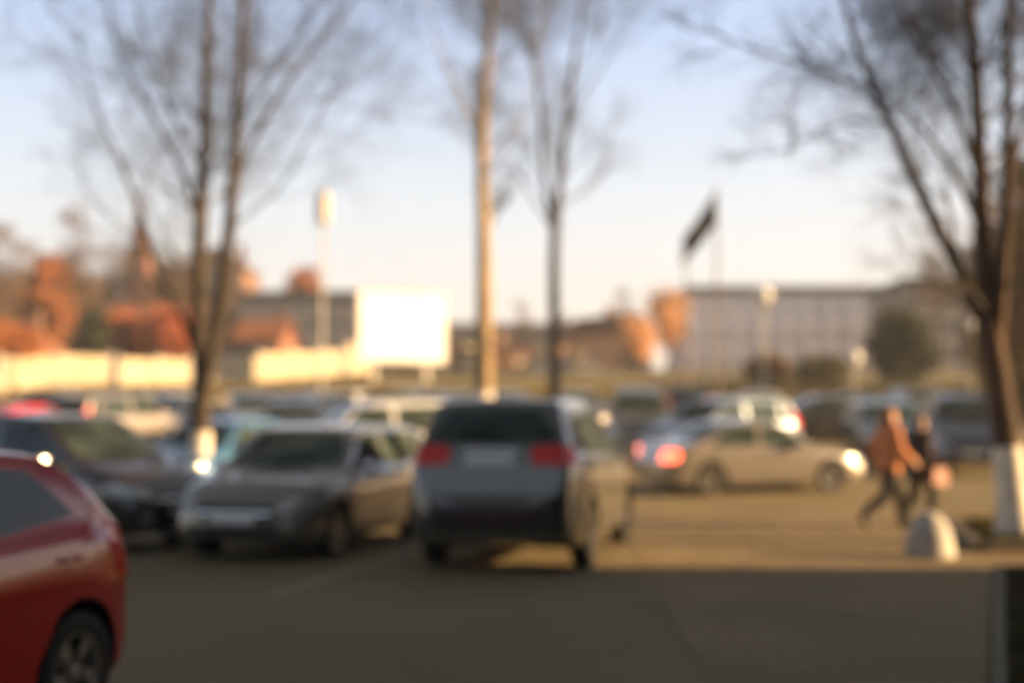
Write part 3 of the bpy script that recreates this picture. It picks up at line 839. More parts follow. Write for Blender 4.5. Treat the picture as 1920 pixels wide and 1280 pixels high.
# left tree: two stems from one lime washed foot
y = 24.0; b = at(378, y)
b_py = 780 - (b.z - CAM_H) / y * FPX
foot = [(380, b_py + 2), (379, b_py - 12), (378, 780), (379, 720)]
bare_tree('bare_tree', b, [stem(foot + [(372, 640), (368, 520), (372, 400), (376, 250), (376, 100), (384, -60), (390, -330)], y, [.23, .19, .175, .165, .145, .13, .12, .105, .085, .065, .02], .6),
          stem([(380, 740), (392, 690), (405, 620), (420, 520), (432, 380), (438, 250), (444, 120), (452, 0), (470, -300)], y, [.14, .14, .13, .125, .11, .10, .08, .06, .02], -.6),
          stem([(376, 690), (350, 610), (312, 540), (285, 490), (268, 420), (220, 300), (170, 200), (140, 60)], y, [.075, .07, .06, .05, .045, .035, .025, .012], -1.2),
          stem([(370, 420), (330, 300), (270, 200), (215, 90), (180, -60)], y, [.06, .05, .04, .03, .01], .8),
          stem([(436, 330), (500, 200), (560, 110), (640, 20), (700, -80)], y, [.055, .045, .035, .025, .01], 1.0)],
          M['bark'], M['twig'], 'bare tree with two tall stems and a lime washed foot, left, behind the grey car', lime=1.3, dens=1.3, start=.14, spread=1.5, limbs=(13, 7, 6, 5), twig_r=.0018, ang=60, up=.09)
# pale golden trunk in the middle
y = 40.0; b = at(905, y); b_py = 780 - (b.z - CAM_H) / y * FPX
bare_tree('bare_tree', b, [stem([(905, b_py), (905, b_py - 10), (906, 700), (908, 560), (905, 420), (900, 300), (905, 180), (915, 60), (925, -80), (935, -300)], y, [.36, .31, .29, .26, .22, .19, .15, .12, .08, .02]),
          stem([(902, 270), (870, 190), (830, 100), (800, 0), (780, -120)], y, [.06, .05, .04, .03, .012], 1.5),
          stem([(905, 330), (950, 370 - 90), (985, 200), (1010, 100), (1020, -40)], y, [.04, .036, .03, .024, .01], -1.5)],
          M['bark_pale'], M['twig'], 'tree with a thick pale golden trunk right above the off-roader', dens=1.5, start=.34, lime=1.6, limbs=(12, 7, 6, 5), twig_r=.0026, spread=1.3)
y = 43.0; b = at(1040, y); b_py = 780 - (b.z - CAM_H) / y * FPX
bare_tree('bare_tree', b, [stem([(1040, b_py), (1040, b_py - 8), (1040, 640), (1038, 520), (1040, 430), (1052, 330), (1066, 230), (1078, 120), (1096, 0), (1120, -200)], y, [.26, .22, .20, .18, .17, .13, .11, .085, .06, .02]),
          stem([(1040, 425), (1020, 340), (1018, 240), (1005, 120), (985, 20), (970, -120)], y, [.12, .10, .085, .07, .05, .015], 1.0),
          stem([(1038, 430), (1000, 370), (960, 300), (925, 230)], y, [.05, .04, .03, .012], 1.0),
          stem([(1068, 220), (1110, 150), (1160, 70), (1200, -20)], y, [.05, .04, .03, .012], -1.0)],
          M['bark'], M['twig'], 'slimmer bare tree forking halfway, just right of the pale golden trunk', dens=1.5, start=.4, limbs=(12, 7, 5, 5), twig_r=.0026, spread=1.3)
# big tree at the right
y = 16.3; b = Vector(((1895 - 960) / FPX * y, y, .1)); b_py = 780 - (b.z - CAM_H) / y * FPX
bare_tree('bare_tree', b, [stem([(1898, b_py + 3), (1897, b_py - 15), (1892, 900), (1880, 780), (1862, 640), (1850, 500), (1847, 380), (1846, 250), (1842, 120), (1835, 0), (1825, -250)], y, [.26, .205, .185, .165, .15, .11, .10, .09, .08, .07, .03]),
          stem([(1860, 640), (1825, 545), (1770, 440), (1722, 340), (1680, 240), (1640, 150), (1600, 30), (1560, -120)], y, [.11, .09, .08, .072, .062, .05, .035, .015], .7),
          stem([(1868, 690), (1878, 560), (1890, 430), (1898, 300), (1900, 150), (1908, 0), (1915, -250)], y, [.09, .088, .08, .07, .062, .05, .03], -.5),
          stem([(1846, 430), (1815, 350), (1770, 280), (1720, 220), (1690, 200)], y, [.05, .045, .035, .025, .012], .8),
          stem([(1843, 320), (1800, 200), (1740, 100), (1690, 20), (1650, -60)], y, [.05, .042, .034, .025, .01], -.9),
          stem([(1648, 160), (1560, 130), (1450, 90), (1350, 50), (1290, 30)], y, [.03, .024, .018, .012, .006], .7),
          stem([(1672, 225), (1600, 220), (1520, 250), (1480, 290)], y, [.02, .016, .012, .006], -.7),
          stem([(1896, 330), (1940, 200), (1990, 60), (2020, -100)], y, [.06, .05, .035, .015], .5)],
          M['bark_red'], M['twig'], 'big bare tree with several stems on the grass verge at the right', dens=1.5, start=.28, lime=1.12, spread=1.05, limbs=(14, 7, 6, 6), twig_r=.0016, ang=55, up=.06)

# crown thickets further away, copied with their own trunks
def far_tree(name, px, y, h, label, twig=None, bark=None, leaves=None, nleaf=0, lsize=.12, spread=1.0, src=None, rz=None, group=None, dens=1.0):
    p = at(px, y)
    if src is not None:
        c = copy_tree(src); c.location = p; c.rotation_euler[2] = rz or 0; c.scale = (spread, spread, h)
        tag(c, label, 'tree', group); return c
    zz = [0, .1, .3, .5, .75, 1.0]
    pts = [p + Vector((random.uniform(-.15, .15) * k, random.uniform(-.15, .15) * k, h * q)) for k, q in enumerate(zz)]
    e = bare_tree(name, p, [(pts, [.035 * h * .6, .028 * h * .6, .022 * h * .6, .016 * h * .6, .01 * h * .6, .01])], bark or M['bark'], twig or M['twig'], label, dens=1.6 * dens, start=.18, spread=spread * .9, limbs=(18, 7, 5, 3), twig_r=.008, group=group)
    if leaves is not None:
        cr = [c for c in e.children if c.name.startswith('crown')][0]
        V = np.empty(len(cr.data.vertices) * 3, np.float32); cr.data.vertices.foreach_get('co', V); V = V.reshape(-1, 3)
        k = rng.integers(0, len(V), nleaf)
        quad_cloud('foliage', V[k] + rng.normal(size=(nleaf, 3)) * .12, lsize, leaves, e)
    return e

def crown_tree(name, px, y, h, wd, label, leaf, n=5000, lsize=.22, trunk_h=.25, cat='tree', group=None, squash=1.0, taper=0.0, base_z=None):
    """leafy crown: clumps of leaf faces round an inner branch skeleton"""
    p = at(px, y)
    if base_z is not None: p.z = base_z
    e = empty(name, p); tag(e, label, cat, group)
    m = MB().tube([(0, 0, -.1), (0.03 * h, 0, h * trunk_h), (0, .02 * h, h * .6), (0, 0, h * .92)], [.03 * h, .022 * h, .012 * h, .004 * h], 8)
    for k in range(12):
        a = k * 2.4; z = h * (trunk_h + .05 * k)
        m.tube([(0, 0, z * .8), (wd * .22 * math.cos(a), wd * .22 * math.sin(a), z), (wd * .38 * math.cos(a), wd * .38 * math.sin(a), z + .08 * h)], [.01 * h, .006 * h, .002 * h], 5)
    m.build('trunk', M['bark'], e, 60)
    nc = 46
    C0 = []
    while len(C0) < nc:
        q = rng.normal(size=3); q = q / np.linalg.norm(q) * rng.random() ** .4
        zf = (q[2] + 1) / 2
        s = 1 - taper * zf
        C0.append((q[0] * wd / 2 * s * .85, q[1] * wd / 2 * s * .85, h * (trunk_h + (1 - trunk_h) * zf * .96)))
    C0 = np.array(C0)
    k = rng.integers(0, nc, n)
    sc = wd * .11 * (.6 + .8 * rng.random(nc))[k][:, None]
    Pn = C0[k] + rng.normal(size=(n, 3)) * sc * np.array([1, 1, .8])
    Pn[:, 2] = np.maximum(Pn[:, 2], .05)
    quad_cloud('crown', Pn, lsize, leaf, e)
    return e
#@@END_TREES

#@@BACK
# ------------------------------------------------------------------ fence on the bank, running away to the right
fence = empty('panel_fence', (0, 0, 0)); 
FA = Vector((-31.0, 44.0 + 8, 0)); 
def fence_run(A, B, label, h=1.75):
    A = Vector(A); B = Vector(B); d = B - A; L = d.length; d = d.normalized(); n = Vector((d.y, -d.x, 0))
    a0 = Vector((A.x, A.y, float(ground_z(A.x, A.y))))
    e = empty('panel_fence', a0); tag(e, label, 'fence', None)
    k = int(L / 2.6)
    ang = math.atan2(d.y, d.x)
    for i in range(k + 1):
        p = A + d * (L * i / k); z = float(ground_z(p.x, p.y))
        T = Matrix.Translation(Vector((p.x, p.y, z)) - a0) @ Matrix.Rotation(ang, 4, 'Z')
        MB().box(-.09, .09, -.09, .09, -.3, h + .12, T).box(-.12, .12, -.12, .12, h + .121, h + .16, T).build('post', M['concrete'], e)
        if i < k:
            q = A + d * (L * (i + 1) / k); zq = float(ground_z(q.x, q.y))
            m = MB(); seg = (q - p).length; zz = min(z, zq) - .1
            T2 = Matrix.Translation(Vector((p.x, p.y, zz)) - a0) @ Matrix.Rotation(ang, 4, 'Z')
            for r_ in range(4):
                hh = (h + .1) / 4
                m.box(.11, seg - .11, -.035, .035, hh * r_ + .012, hh * (r_ + 1), T2)
            m.build('panel', M['fence_panel'], e)
    return e
bpy.data.objects.remove(fence)
def at2(px, y): p = at(px, y); return (p.x, p.y, 0)
fence_run(at2(-120, 57), at2(205, 63.5), 'pale sunlit concrete panel fence at the far left behind the cars', 1.7)
fence_run(at2(222, 64), at2(355, 69), 'short run of sunlit fence between the left edge fence and the left tree', 1.55)
fence_run(at2(365, 69.5), at2(640, 82), 'sunlit panel fence running from the left tree towards the billboard', 1.6)
fence_run(at2(650, 83), at2(960, 104), 'sunlit panel fence passing behind the billboard to the golden trunk', 1.9)

# billboard
y = 72.0; c = at(754, y); sc = y / FPX
e = empty('billboard', c, R(30)); tag(e, 'large blank white billboard blazing in the sun', 'billboard')
wb = 158 * sc / math.cos(R(30)) * 1.0 ; z0 = zat(680, y) - c.z; z1 = zat(546, y) - c.z
MB().box(-wb / 2, wb / 2, -.12, .12, z0, z1).build('board', M['steel'], e)
MB().box(-wb / 2 + .1, wb / 2 - .1, -.135, -.1201, z0 + .1, z1 - .1).build('sheet', M['board'], e)
for s in (-1, 1):
    MB().box(s * wb * .3 - .14, s * wb * .3 + .14, .13, .4, -.3, z1 - .3).build('post', M['steel'], e)
for k in range(5):
    x = -wb * .4 + wb * .2 * k
    MB().tube([(x, -.05, z1 - .02), (x, -.3, z1 + .18), (x, -.75, z1 + .2)], .025, 6).box(x - .15, x + .15, -.9, -.7, z1 + .15, z1 + .22).build('lamp', M['steel'], e)

# ------------------------------------------------------------------ lamps and poles
def lamp_post(px, y, top_py, label, head='lantern', r=.07, hw=.22, hh=.8, mat=None):
    p = at(px, y); H_ = zat(top_py, y) - p.z
    e = empty('street_lamp', p); tag(e, label, 'street lamp')
    mt = mat or M['pole_white']
    MB().lathe([(.001, -.1), (r * 2.2, -.1), (r * 2.2, .25), (r * 1.5, .32), (r * 1.2, .9), (r, 1.0), (r * .75, H_ - hh)], 14).build('pole', mt, e, 40)
    if head == 'lantern':
        MB().lathe([(.001, H_ - hh), (hw * .8, H_ - hh + .02), (hw, H_ - hh + .08), (hw, H_ - .1), (hw * 1.1, H_ - .09), (hw * .9, H_ - .01), (.001, H_)], 18).build('lantern', M['cream'], e, 40)
    elif head == 'globe':
        MB().lathe([(.001, H_ - 2 * hw)] + [(hw * math.sin(math.pi * k / 12), H_ - hw - hw * math.cos(math.pi * k / 12)) for k in range(1, 12)] + [(.001, H_)], 20).build('globe', M['globe'], e, 60)
        MB().lathe([(.001, H_ - 2 * hw - .12), (hw * .45, H_ - 2 * hw - .12), (hw * .55, H_ - 2 * hw + .04), (.001, H_ - 2 * hw + .04)], 16).build('collar', M['steel'], e, 40)
    return e
M['globe'] = surf('opal_globe', (.82, .80, .74), (.74, .72, .66), scale=3, rough=.12, coat=1)
lamp_post(603, 54, 358, 'tall white post with a cylindrical lantern left of the billboard', r=.075, hw=.30, hh=1.35)
lamp_post(1433, 60, 536, 'lamp post with a large sunlit globe before the long grey building', 'globe', r=.06, hw=.42, hh=.84)
lamp_post(1601, 50, 655, 'low globe lamp beside the round bush', 'globe', r=.05, hw=.32, hh=.64)
lamp_post(1822, 55, 600, 'slim globe lamp just left of the big tree', 'globe', r=.04, hw=.2, hh=.4)

def flag_pole(px, y, top_py, label):
    p = at(px, y); H_ = zat(top_py, y) - p.z
    e = empty('flagpole', p); tag(e, label, 'flagpole', 'flagpoles')
    MB().lathe([(.001, -.1), (.16, -.1), (.16, .12), (.10, .14), (.075, 1), (.05, H_), (.001, H_)], 14).build('pole', M['bronze'], e, 40)
    MB().lathe([(.001, H_)] + [(.09 * math.sin(math.pi * k / 8), H_ + .09 - .09 * math.cos(math.pi * k / 8)) for k in range(1, 8)] + [(.001, H_ + .18)], 12).build('finial', M['chrome'], e, 60)
    return e, H_, p
flag_pole(1288, 58, 470, 'shorter bare flagpole left of the dark flag')
fp, H_, p = flag_pole(1346, 58, 352, 'taller flagpole that the dark flag hangs from')
# dark flag drooping down to the left
v = []; f = []; nu, nv = 16, 14; th = .01
for side in (0, 1):
    for j in range(nv + 1):
        for i in range(nu + 1):
            a = i / nu; bb = j / nv
            x = -.05 - 1.5 * a ; z = H_ - .1 - 2.2 * a ** .9 - 1.5 * bb * (1 - .2 * a)
            yy = .16 * math.sin(7 * a + 2 * bb) * a ** .5 + .05 * math.sin(15 * a - 3 * bb) + side * th
            x += .05 * math.sin(5 * bb)*a
            v.append((x, yy, z))
W_ = nu + 1; N = (nu + 1) * (nv + 1)
for j in range(nv):
    for i in range(nu):
        q = (j * W_ + i, j * W_ + i + 1, (j + 1) * W_ + i + 1, (j + 1) * W_ + i)
        f.append(q); f.append(tuple(x + N for x in q[::-1]))
for i in range(nu):
    f.append((i, i + N, i + 1 + N, i + 1)); k = nv * W_ + i; f.append((k, k + 1, k + 1 + N, k + N))
for j in range(nv):
    k = j * W_; f.append((k, k + W_, k + W_ + N, k + N)); k = j * W_ + nu; f.append((k, k + N, k + W_ + N, k + W_))
fl = mesh_obj('flag', v, f, M['flag'], None, 60); fl.location = p
tag(fl, 'dark flag drooping down to the left from the taller flagpole', 'flag')

# ------------------------------------------------------------------ buildings
def windows(e, face_x0, face_x1, y, zs, n, ww, wh, frame=None, out=-.05, pane=None):
    for z in zs:
        for i in range(n):
            x = face_x0 + (face_x1 - face_x0) * (i + .5) / n
            f_ = MB().box(x - ww / 2, x + ww / 2, y + out, y + .03, z, z + wh).build('window', frame or M['pole_white'], e)
            k = MB().box(x - ww / 2 + .07, x - .03, y + out - .012, y + out + .02, z + .07, z + wh - .07)
            k.box(x + .03, x + ww / 2 - .07, y + out - .012, y + out + .02, z + .07, z + wh - .07)
            k.build('pane', pane or M['win'], f_)

def block(name, px0, px1, y, py_top, depth, wall, label, pane=None, roof=None, storeys=3, nwin=8, rz=0, ww=1.5, wh=1.5, cat='building', base=None, door=True):
    x0, x1 = (px0 - 960) / FPX * y, (px1 - 960) / FPX * y
    g = float(ground_z(0, y)) if base is None else base
    H_ = zat(py_top, y) - g; w_ = x1 - x0
    e = empty(name, ((x0 + x1) / 2, y, g), rz); tag(e, label, cat)
    MB().box(-w_ / 2, w_ / 2, 0, depth, -.6, H_ - .8).build('wall', wall, e)
    MB().box(-w_ / 2 - .2, w_ / 2 + .2, -.2, depth + .2, H_ - .799, H_).build('roof', roof or M['slate'], e)
    sh = (H_ - 1.4) / storeys
    windows(e, -w_ / 2 + .4, w_ / 2 - .4, 0, [.7 + sh * k + sh * .15 for k in range(storeys)], nwin, ww, min(wh, sh * .62), pane=pane)
    if door:
        d_ = MB().box(-.6, .6, -.07, .02, -.1, 2.0).build('door', M['bark_red'], e)
        MB().box(.4, .45, -.13, -.071, .95, 1.1).build('handle', M['chrome'], d_)
    return e

def house(name, px0, px1, y, py_eave, py_ridge, depth, wall, roof, label, nwin=4, storeys=1, ridge='x', chimney=True, rz=0, base=None):
    x0, x1 = (px0 - 960) / FPX * y, (px1 - 960) / FPX * y
    g = float(ground_z(0, y)) if base is None else base
    he = zat(py_eave, y) - g; hr = zat(py_ridge, y) - g; w_ = x1 - x0
    e = empty(name, ((x0 + x1) / 2, y, g), rz); tag(e, label, 'house' if 'house' in name else 'building')
    m = MB().box(-w_ / 2, w_ / 2, 0, depth, -.6, he)
    o_ = .35; tk = .18
    r_ = MB()
    if ridge == 'x':
        for s in (0, depth):
            pass
        r_.prism([(-o_, he - .05), (depth / 2, hr), (depth + o_, he - .05), (depth + o_, he - .05 + tk), (depth / 2, hr + tk), (-o_, he - .05 + tk)], -w_ / 2 - o_, w_ / 2 + o_, 'x')
        m.prism([(0, he + .001), (depth, he + .001), (depth / 2, hr - .03)], -w_ / 2, w_ / 2, 'x')
    else:
        r_.prism([(-w_ / 2 - o_, he - .05), (0, hr), (w_ / 2 + o_, he - .05), (w_ / 2 + o_, he - .05 + tk), (0, hr + tk), (-w_ / 2 - o_, he - .05 + tk)], -o_, depth + o_, 'y')
        m.prism([(-w_ / 2, he + .001), (w_ / 2, he + .001), (0, hr - .03)], 0, depth, 'y')
    m.build('wall', wall, e)
    rf = r_.build('roof', roof, e)
    if chimney:
        MB().box(w_ * .2, w_ * .2 + .7, depth * .55, depth * .55 + .7, he, hr + 1.0).build('chimney', M['brown_brick'], rf)
    sh = he / storeys
    windows(e, -w_ / 2 + .3, w_ / 2 - .3, 0, [.8 + sh * k for k in range(storeys)], nwin, 1.1, min(1.4, sh * .5))
    d_ = MB().box(-w_ / 2 + .15, -w_ / 2 + .95, -.07, .02, -.1, 2.0).build('door', M['bark'], e)
    MB().box(-w_ / 2 + .8, -w_ / 2 + .85, -.13, -.071, .95, 1.1).build('handle', M['chrome'], d_)
    return e

# long pale building at the right
y = 118.0
e = block('long_building', 1292, 1870, y, 535, 14, M['render_pale'], 'long pale grey building with tall window bays behind the car park at the right', storeys=3, nwin=13, ww=1.25, wh=2.2, pane=M['sky_pane'])
x0 = (1292 - 960) / FPX * y; x1 = (1870 - 960) / FPX * y; w_ = x1 - x0
for k in range(14):
    x = -w_ / 2 + .2 + (w_ - .4) * k / 13
    MB().box(x - .17, x + .17, -.05, -.003, -.3, zat(556, y) - e.location.z).build('pilaster', M['render_pale'], e)
block('service_building', 1700, 2050, 100, 520, 10, M['render_grey'], 'brown grey building behind the big tree at the right', storeys=3, nwin=8)
# grey building left of the billboard
block('warehouse', 448, 700, 112, 545, 18, M['render_grey'], 'flat roofed dark grey block between the left tree and the billboard', storeys=2, nwin=6, ww=1.1, wh=1.0)
# centre: low dark roofed building and small houses
house('terrace_house', 838, 1150, 135, 640, 602, 9, M['render_cream'], M['slate'], 'low cream building with a dark roof behind the two middle trunks', nwin=8)
house('small_house', 940, 1022, 98, 668, 640, 7, M['render_peach'], M['tile_brown'], 'small peach house between the golden and the forked trunk', nwin=3, rz=R(38))
house('small_house', 1070, 1135, 92, 692, 668, 7, M['render_white'], M['slate'], 'little whitish house right of the forked trunk', nwin=3, rz=R(38))
house('brick_house', 1155, 1232, 108, 625, 590, 8, M['render_peach'], M['tile_brown'], 'peach coloured house with a brown roof left of the flagpoles', nwin=3, storeys=2, ridge='y', rz=R(35))
house('small_house', 838, 892, 86, 662, 640, 6, M['render_cream'], M['tile_brown'], 'small cream house squeezed between the billboard and the golden trunk', nwin=2, rz=R(40))
# left: church, brick houses
y = 150.0; c = at(247, y); sc = y / FPX
e = empty('church', c); tag(e, 'brick church with a slim dark red spire above the trees at the left', 'church')
zt = zat(478, y) - c.z; zs = zat(338, y) - c.z
MB().box(-1.35, 1.35, .55, 3.25, -.5, zt).build('tower', M['gable'], e)
m = MB().add([(-1.5, .4, zt + .003), (1.5, .4, zt + .003), (1.5, 3.4, zt + .003), (-1.5, 3.4, zt + .003), (-.75, 1.15, zt + 1.6), (.75, 1.15, zt + 1.6), (.75, 2.65, zt + 1.6), (-.75, 2.65, zt + 1.6), (0, 1.9, zs)],
           [(0, 3, 2, 1), (0, 1, 5, 4), (1, 2, 6, 5), (2, 3, 7, 6), (3, 0, 4, 7), (4, 5, 8), (5, 6, 8), (6, 7, 8), (7, 4, 8)])
m.build('spire', M['tile_brown'], e)
for k in range(3):
    z = zt - 2.6 - 5 * k
    MB().prism([(-.4, z), (.4, z), (.4, z + 1.3), (0, z + 1.9), (-.4, z + 1.3)], .49, .57, 'y').build('window', M['win'], e)
nv_ = MB().box(1.351, 12, .2, 8, -.5, zt - 7)
nv_.prism([(0.2, zt - 6.999), (8, zt - 6.999), (4.1, zt - 1.6)], 1.351, 12, 'x').build('nave', M['brown_brick'], e)
MB().prism([(-.2, zt - 7.1), (4.1, zt - 1.5), (8.4, zt - 7.1), (8.4, zt - 6.8), (4.1, zt - 1.2), (-.2, zt - 6.8)], 1.40, 12.4, 'x').build('nave_roof', M['tile_brown'], e)
for k in range(4):
    x = 3.2 + 2.3 * k
    MB().prism([(x - .4, 3), (x + .4, 3), (x + .4, 6), (x, 6.8), (x - .4, 6)], .13, .22, 'y').build('window', M['win'], e)
house('brick_house', 188, 352, 118, 612, 562, 10, M['gable'], M['tile'], 'wide brick house with an orange tiled roof left of the left tree', nwin=5, storeys=1)
house('brick_house', 352, 452, 130, 500, 462, 9, M['brown_brick'], M['tile_brown'], 'tall brown brick house behind the stems of the left tree', nwin=3, storeys=4, ridge='y')
house('brick_house', 436, 522, 96, 640, 596, 8, M['gable'], M['tile'], 'small house with an orange roof just right of the left tree', nwin=2)
house('small_house', -80, 34, 74, 655, 605, 7, M['render_peach'], M['tile'], 'orange roofed house cut off by the left edge', nwin=3, ridge='y')

# vegetation behind the car park
TG = 'trees beyond the fence'
crown_tree('autumn_tree', 92, 100, 9.2, 3.6, 'tall narrow orange autumn tree at the far left', M['leaf_orange'], 6000, .16, group=TG)
crown_tree('autumn_tree', 570, 128, 13.0, 3.4, 'orange treetop showing over the roof of the dark grey block', M['leaf_orange'], 5000, .18, group=TG)
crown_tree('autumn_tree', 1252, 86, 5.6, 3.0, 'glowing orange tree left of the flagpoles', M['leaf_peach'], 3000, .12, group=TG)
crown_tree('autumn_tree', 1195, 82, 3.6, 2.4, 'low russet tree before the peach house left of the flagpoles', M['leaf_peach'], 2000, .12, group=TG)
crown_tree('autumn_tree', 312, 88, 3.9, 3.8, 'low red orange tree between fence and brick house', M['leaf_red'], 6000, .15, trunk_h=.1, group=TG)
crown_tree('autumn_tree', 225, 90, 3.9, 3.2, 'low orange red tree at the left end of the brick house', M['leaf_red'], 5000, .15, trunk_h=.1, group=TG)
crown_tree('conifer', 172, 86, 4.6, 2.2, 'dark green conifer between the orange tree and brick house', M['leaf_dark'], 6000, .13, trunk_h=.05, taper=.8, group=TG)
crown_tree('autumn_tree', 20, 68, 3.4, 2.6, 'yellow orange tree behind the fence at the left edge', M['leaf_orange'], 5000, .12, trunk_h=.1, group=TG)
for px_, y_, h_, w_2, l_ in ((-10, 112, 9.5, 6.5, 'brown leaved tree at the far left edge behind the orange roof'), (45, 122, 11, 6.0, 'brown leaved tree behind the orange autumn tree'),
        (140, 118, 10.5, 5.5, 'tall brown leaved tree right of the orange autumn tree'), (205, 142, 14.5, 6.5, 'brown leaved tree before the church tower'), (318, 142, 15.0, 6.0, 'brown leaved tree right of the church spire')):
    crown_tree('brown_tree', px_, y_, h_, w_2, l_, M['leaf_russet'], 5200, .17, trunk_h=.08, group=TG)
far = far_tree('bare_tree', 150, 95, 11, 'brown bare tree behind the conifer at the left', twig=M['twig_red'], group=TG)
for k, (px, y, s, lab) in enumerate([(20, 105, 1.0, 'brown bare tree near the left edge behind the orange roof'), (205, 132, 1.2, 'bare tree right before the church'),
                    (-40, 92, .9, 'bare tree at the extreme left edge'), (300, 138, 1.1, 'bare tree right of the church spire'), (430, 125, 1.0, 'bare tree by the tall brown brick house'),
                    (60, 118, 1.05, 'tall thin bare tree behind the orange autumn tree'), (118, 108, .85, 'bare tree between the orange tree and conifer'), (345, 112, .9, 'bare tree between brick house and left tree'),
                    (1170, 100, .55, 'small bare tree before the peach house by the flagpoles'), (985, 112, .55, 'small bare tree between the two middle trunks'),
                    (1760, 85, .85, 'bare tree in front of the long building near the big tree'), (1830, 92, .95, 'bare tree behind the stem of the big tree')]):
    far_tree('bare_tree', px, y, s, lab, src=far, rz=k * 1.3, spread=s, group=TG)
crown_tree('round_bush', 1692, 66, 4.2, 3.4, 'big round dark green bush before the long building', M['leaf_dark'], 13000, .10, trunk_h=.0, cat='bush')
crown_tree('low_bush', 1440, 74, 1.3, 2.6, 'low russet bush below the globe lamp', M['leaf_brown'], 5000, .10, trunk_h=0, cat='bush')
crown_tree('low_bush', 1540, 72, 1.3, 2.6, 'low olive green bush left of the round bush', M['leaf_olive'], 5000, .10, trunk_h=0, cat='bush')
crown_tree('brown_tree', 1958, 42, 9.5, 4.6, 'brown leaved tree behind the big tree at the right edge', M['leaf_brown'], 26000, .09, trunk_h=.05)
crown_tree('brown_tree', 1900, 60, 4.6, 4.0, 'low olive tree behind the big tree trunk', M['leaf_olive'], 12000, .09, trunk_h=.02)
# long hedge at the foot of the bank: one mass of leaves
n = 60000
hx = rng.uniform(-30, 32, n); hy = 52.6 + rng.normal(size=n) * .28; hz = rng.random(n) ** .7 * (.85 + .25 * np.sin(hx * 1.7) * np.sin(hx * .53)) + ground_z(hx, hy)
hd = quad_cloud('hedge', np.stack([hx, hy, hz], -1), .06, M['leaf_olive'], None)
tag(hd, 'long low olive hedge behind the back row of cars', 'hedge')
# dry tufts over the bank
n = 40000
hx = rng.uniform(-34, 36, n); hy = rng.uniform(53.5, 66, n)
P0 = np.stack([hx, hy, ground_z(hx, hy) - .02], -1); ln = rng.normal(size=(n, 3)) * .07 + np.array([0, 0, .28]) * (.5 + rng.random((n, 1)))
o = quick_tube_mesh([(np.stack([P0, P0 + ln * .6, P0 + ln], 1), np.tile([.012, .009, .002], (n, 1)), 3)], M['bank'], 'dry_grass', None); o['kind'] = 'stuff'
#@@END_BACK

#@@PEOPLE
# ------------------------------------------------------------------ concrete hemisphere
y = 14.75; p = at(1737, y)
e = empty('dome_bollard', (p.x, p.y, .004)); tag(e, 'whitish concrete hemisphere bollard standing at the edge of the paving', 'bollard')
rr = .27
MB().lathe([(rr + .01, 0), (rr + .01, .06), (rr, .08)] + [(rr * math.cos(R(a)), .08 + (rr + .16) * math.sin(R(a))) for a in range(10, 90, 10)] + [(.001, .08 + rr + .16)], 40).build('dome', M['dome'], e, 50)
MB().lathe([(.001, .08 + rr + .155), (.035, .08 + rr + .155), (.035, .08 + rr + .168), (.001, .08 + rr + .175)], 14).build('lifting_eye', M['steel'], e, 50)

# ------------------------------------------------------------------ people
def blob(name, prims, mat, parent, voxel=.010, sm=4):
    """tapered limbs and ellipsoids melted into one continuous surface"""
    m = MB()
    for q in prims:
        if q[0] == 'c':                      # chain of (point, radius)
            pts = [Vector(a) for a, _ in q[1]]; rad = [b_ for _, b_ in q[1]]
            P2 = []; R2 = []
            for i in range(len(pts) - 1):
                for k in range(4):
                    P2.append(pts[i].lerp(pts[i + 1], k / 4)); R2.append(rad[i] + (rad[i + 1] - rad[i]) * k / 4)
            P2.append(pts[-1]); R2.append(rad[-1])
            m.tube(P2, R2, 14)
            for p_, r_ in zip(pts, rad):
                m.lathe([(r_ * math.sin(math.pi * k / 8) + 1e-4, -r_ * math.cos(math.pi * k / 8)) for k in range(9)], 12, Matrix.Translation(p_))
        else:                                # ellipsoid: centre, radii, rotation
            T = Matrix.Translation(q[1]) @ (q[3] if len(q) > 3 else Matrix.Identity(4)) @ Matrix.Diagonal((*q[2], 1))
            m.lathe([(math.sin(math.pi * k / 12) + 1e-4, -math.cos(math.pi * k / 12)) for k in range(13)], 20, T)
    o = m.build(name, mat, parent)
    md = o.modifiers.new('r', 'REMESH'); md.mode = 'VOXEL'; md.voxel_size = voxel
    s = o.modifiers.new('s', 'SMOOTH'); s.factor = .5; s.iterations = sm
    dg = bpy.context.evaluated_depsgraph_get(); dg.update()
    me = bpy.data.meshes.new_from_object(o.evaluated_get(dg))
    o.modifiers.clear(); o.data = me
    for p_ in me.polygons: p_.use_smooth = True
    if not me.materials: me.materials.append(mat)
    return o

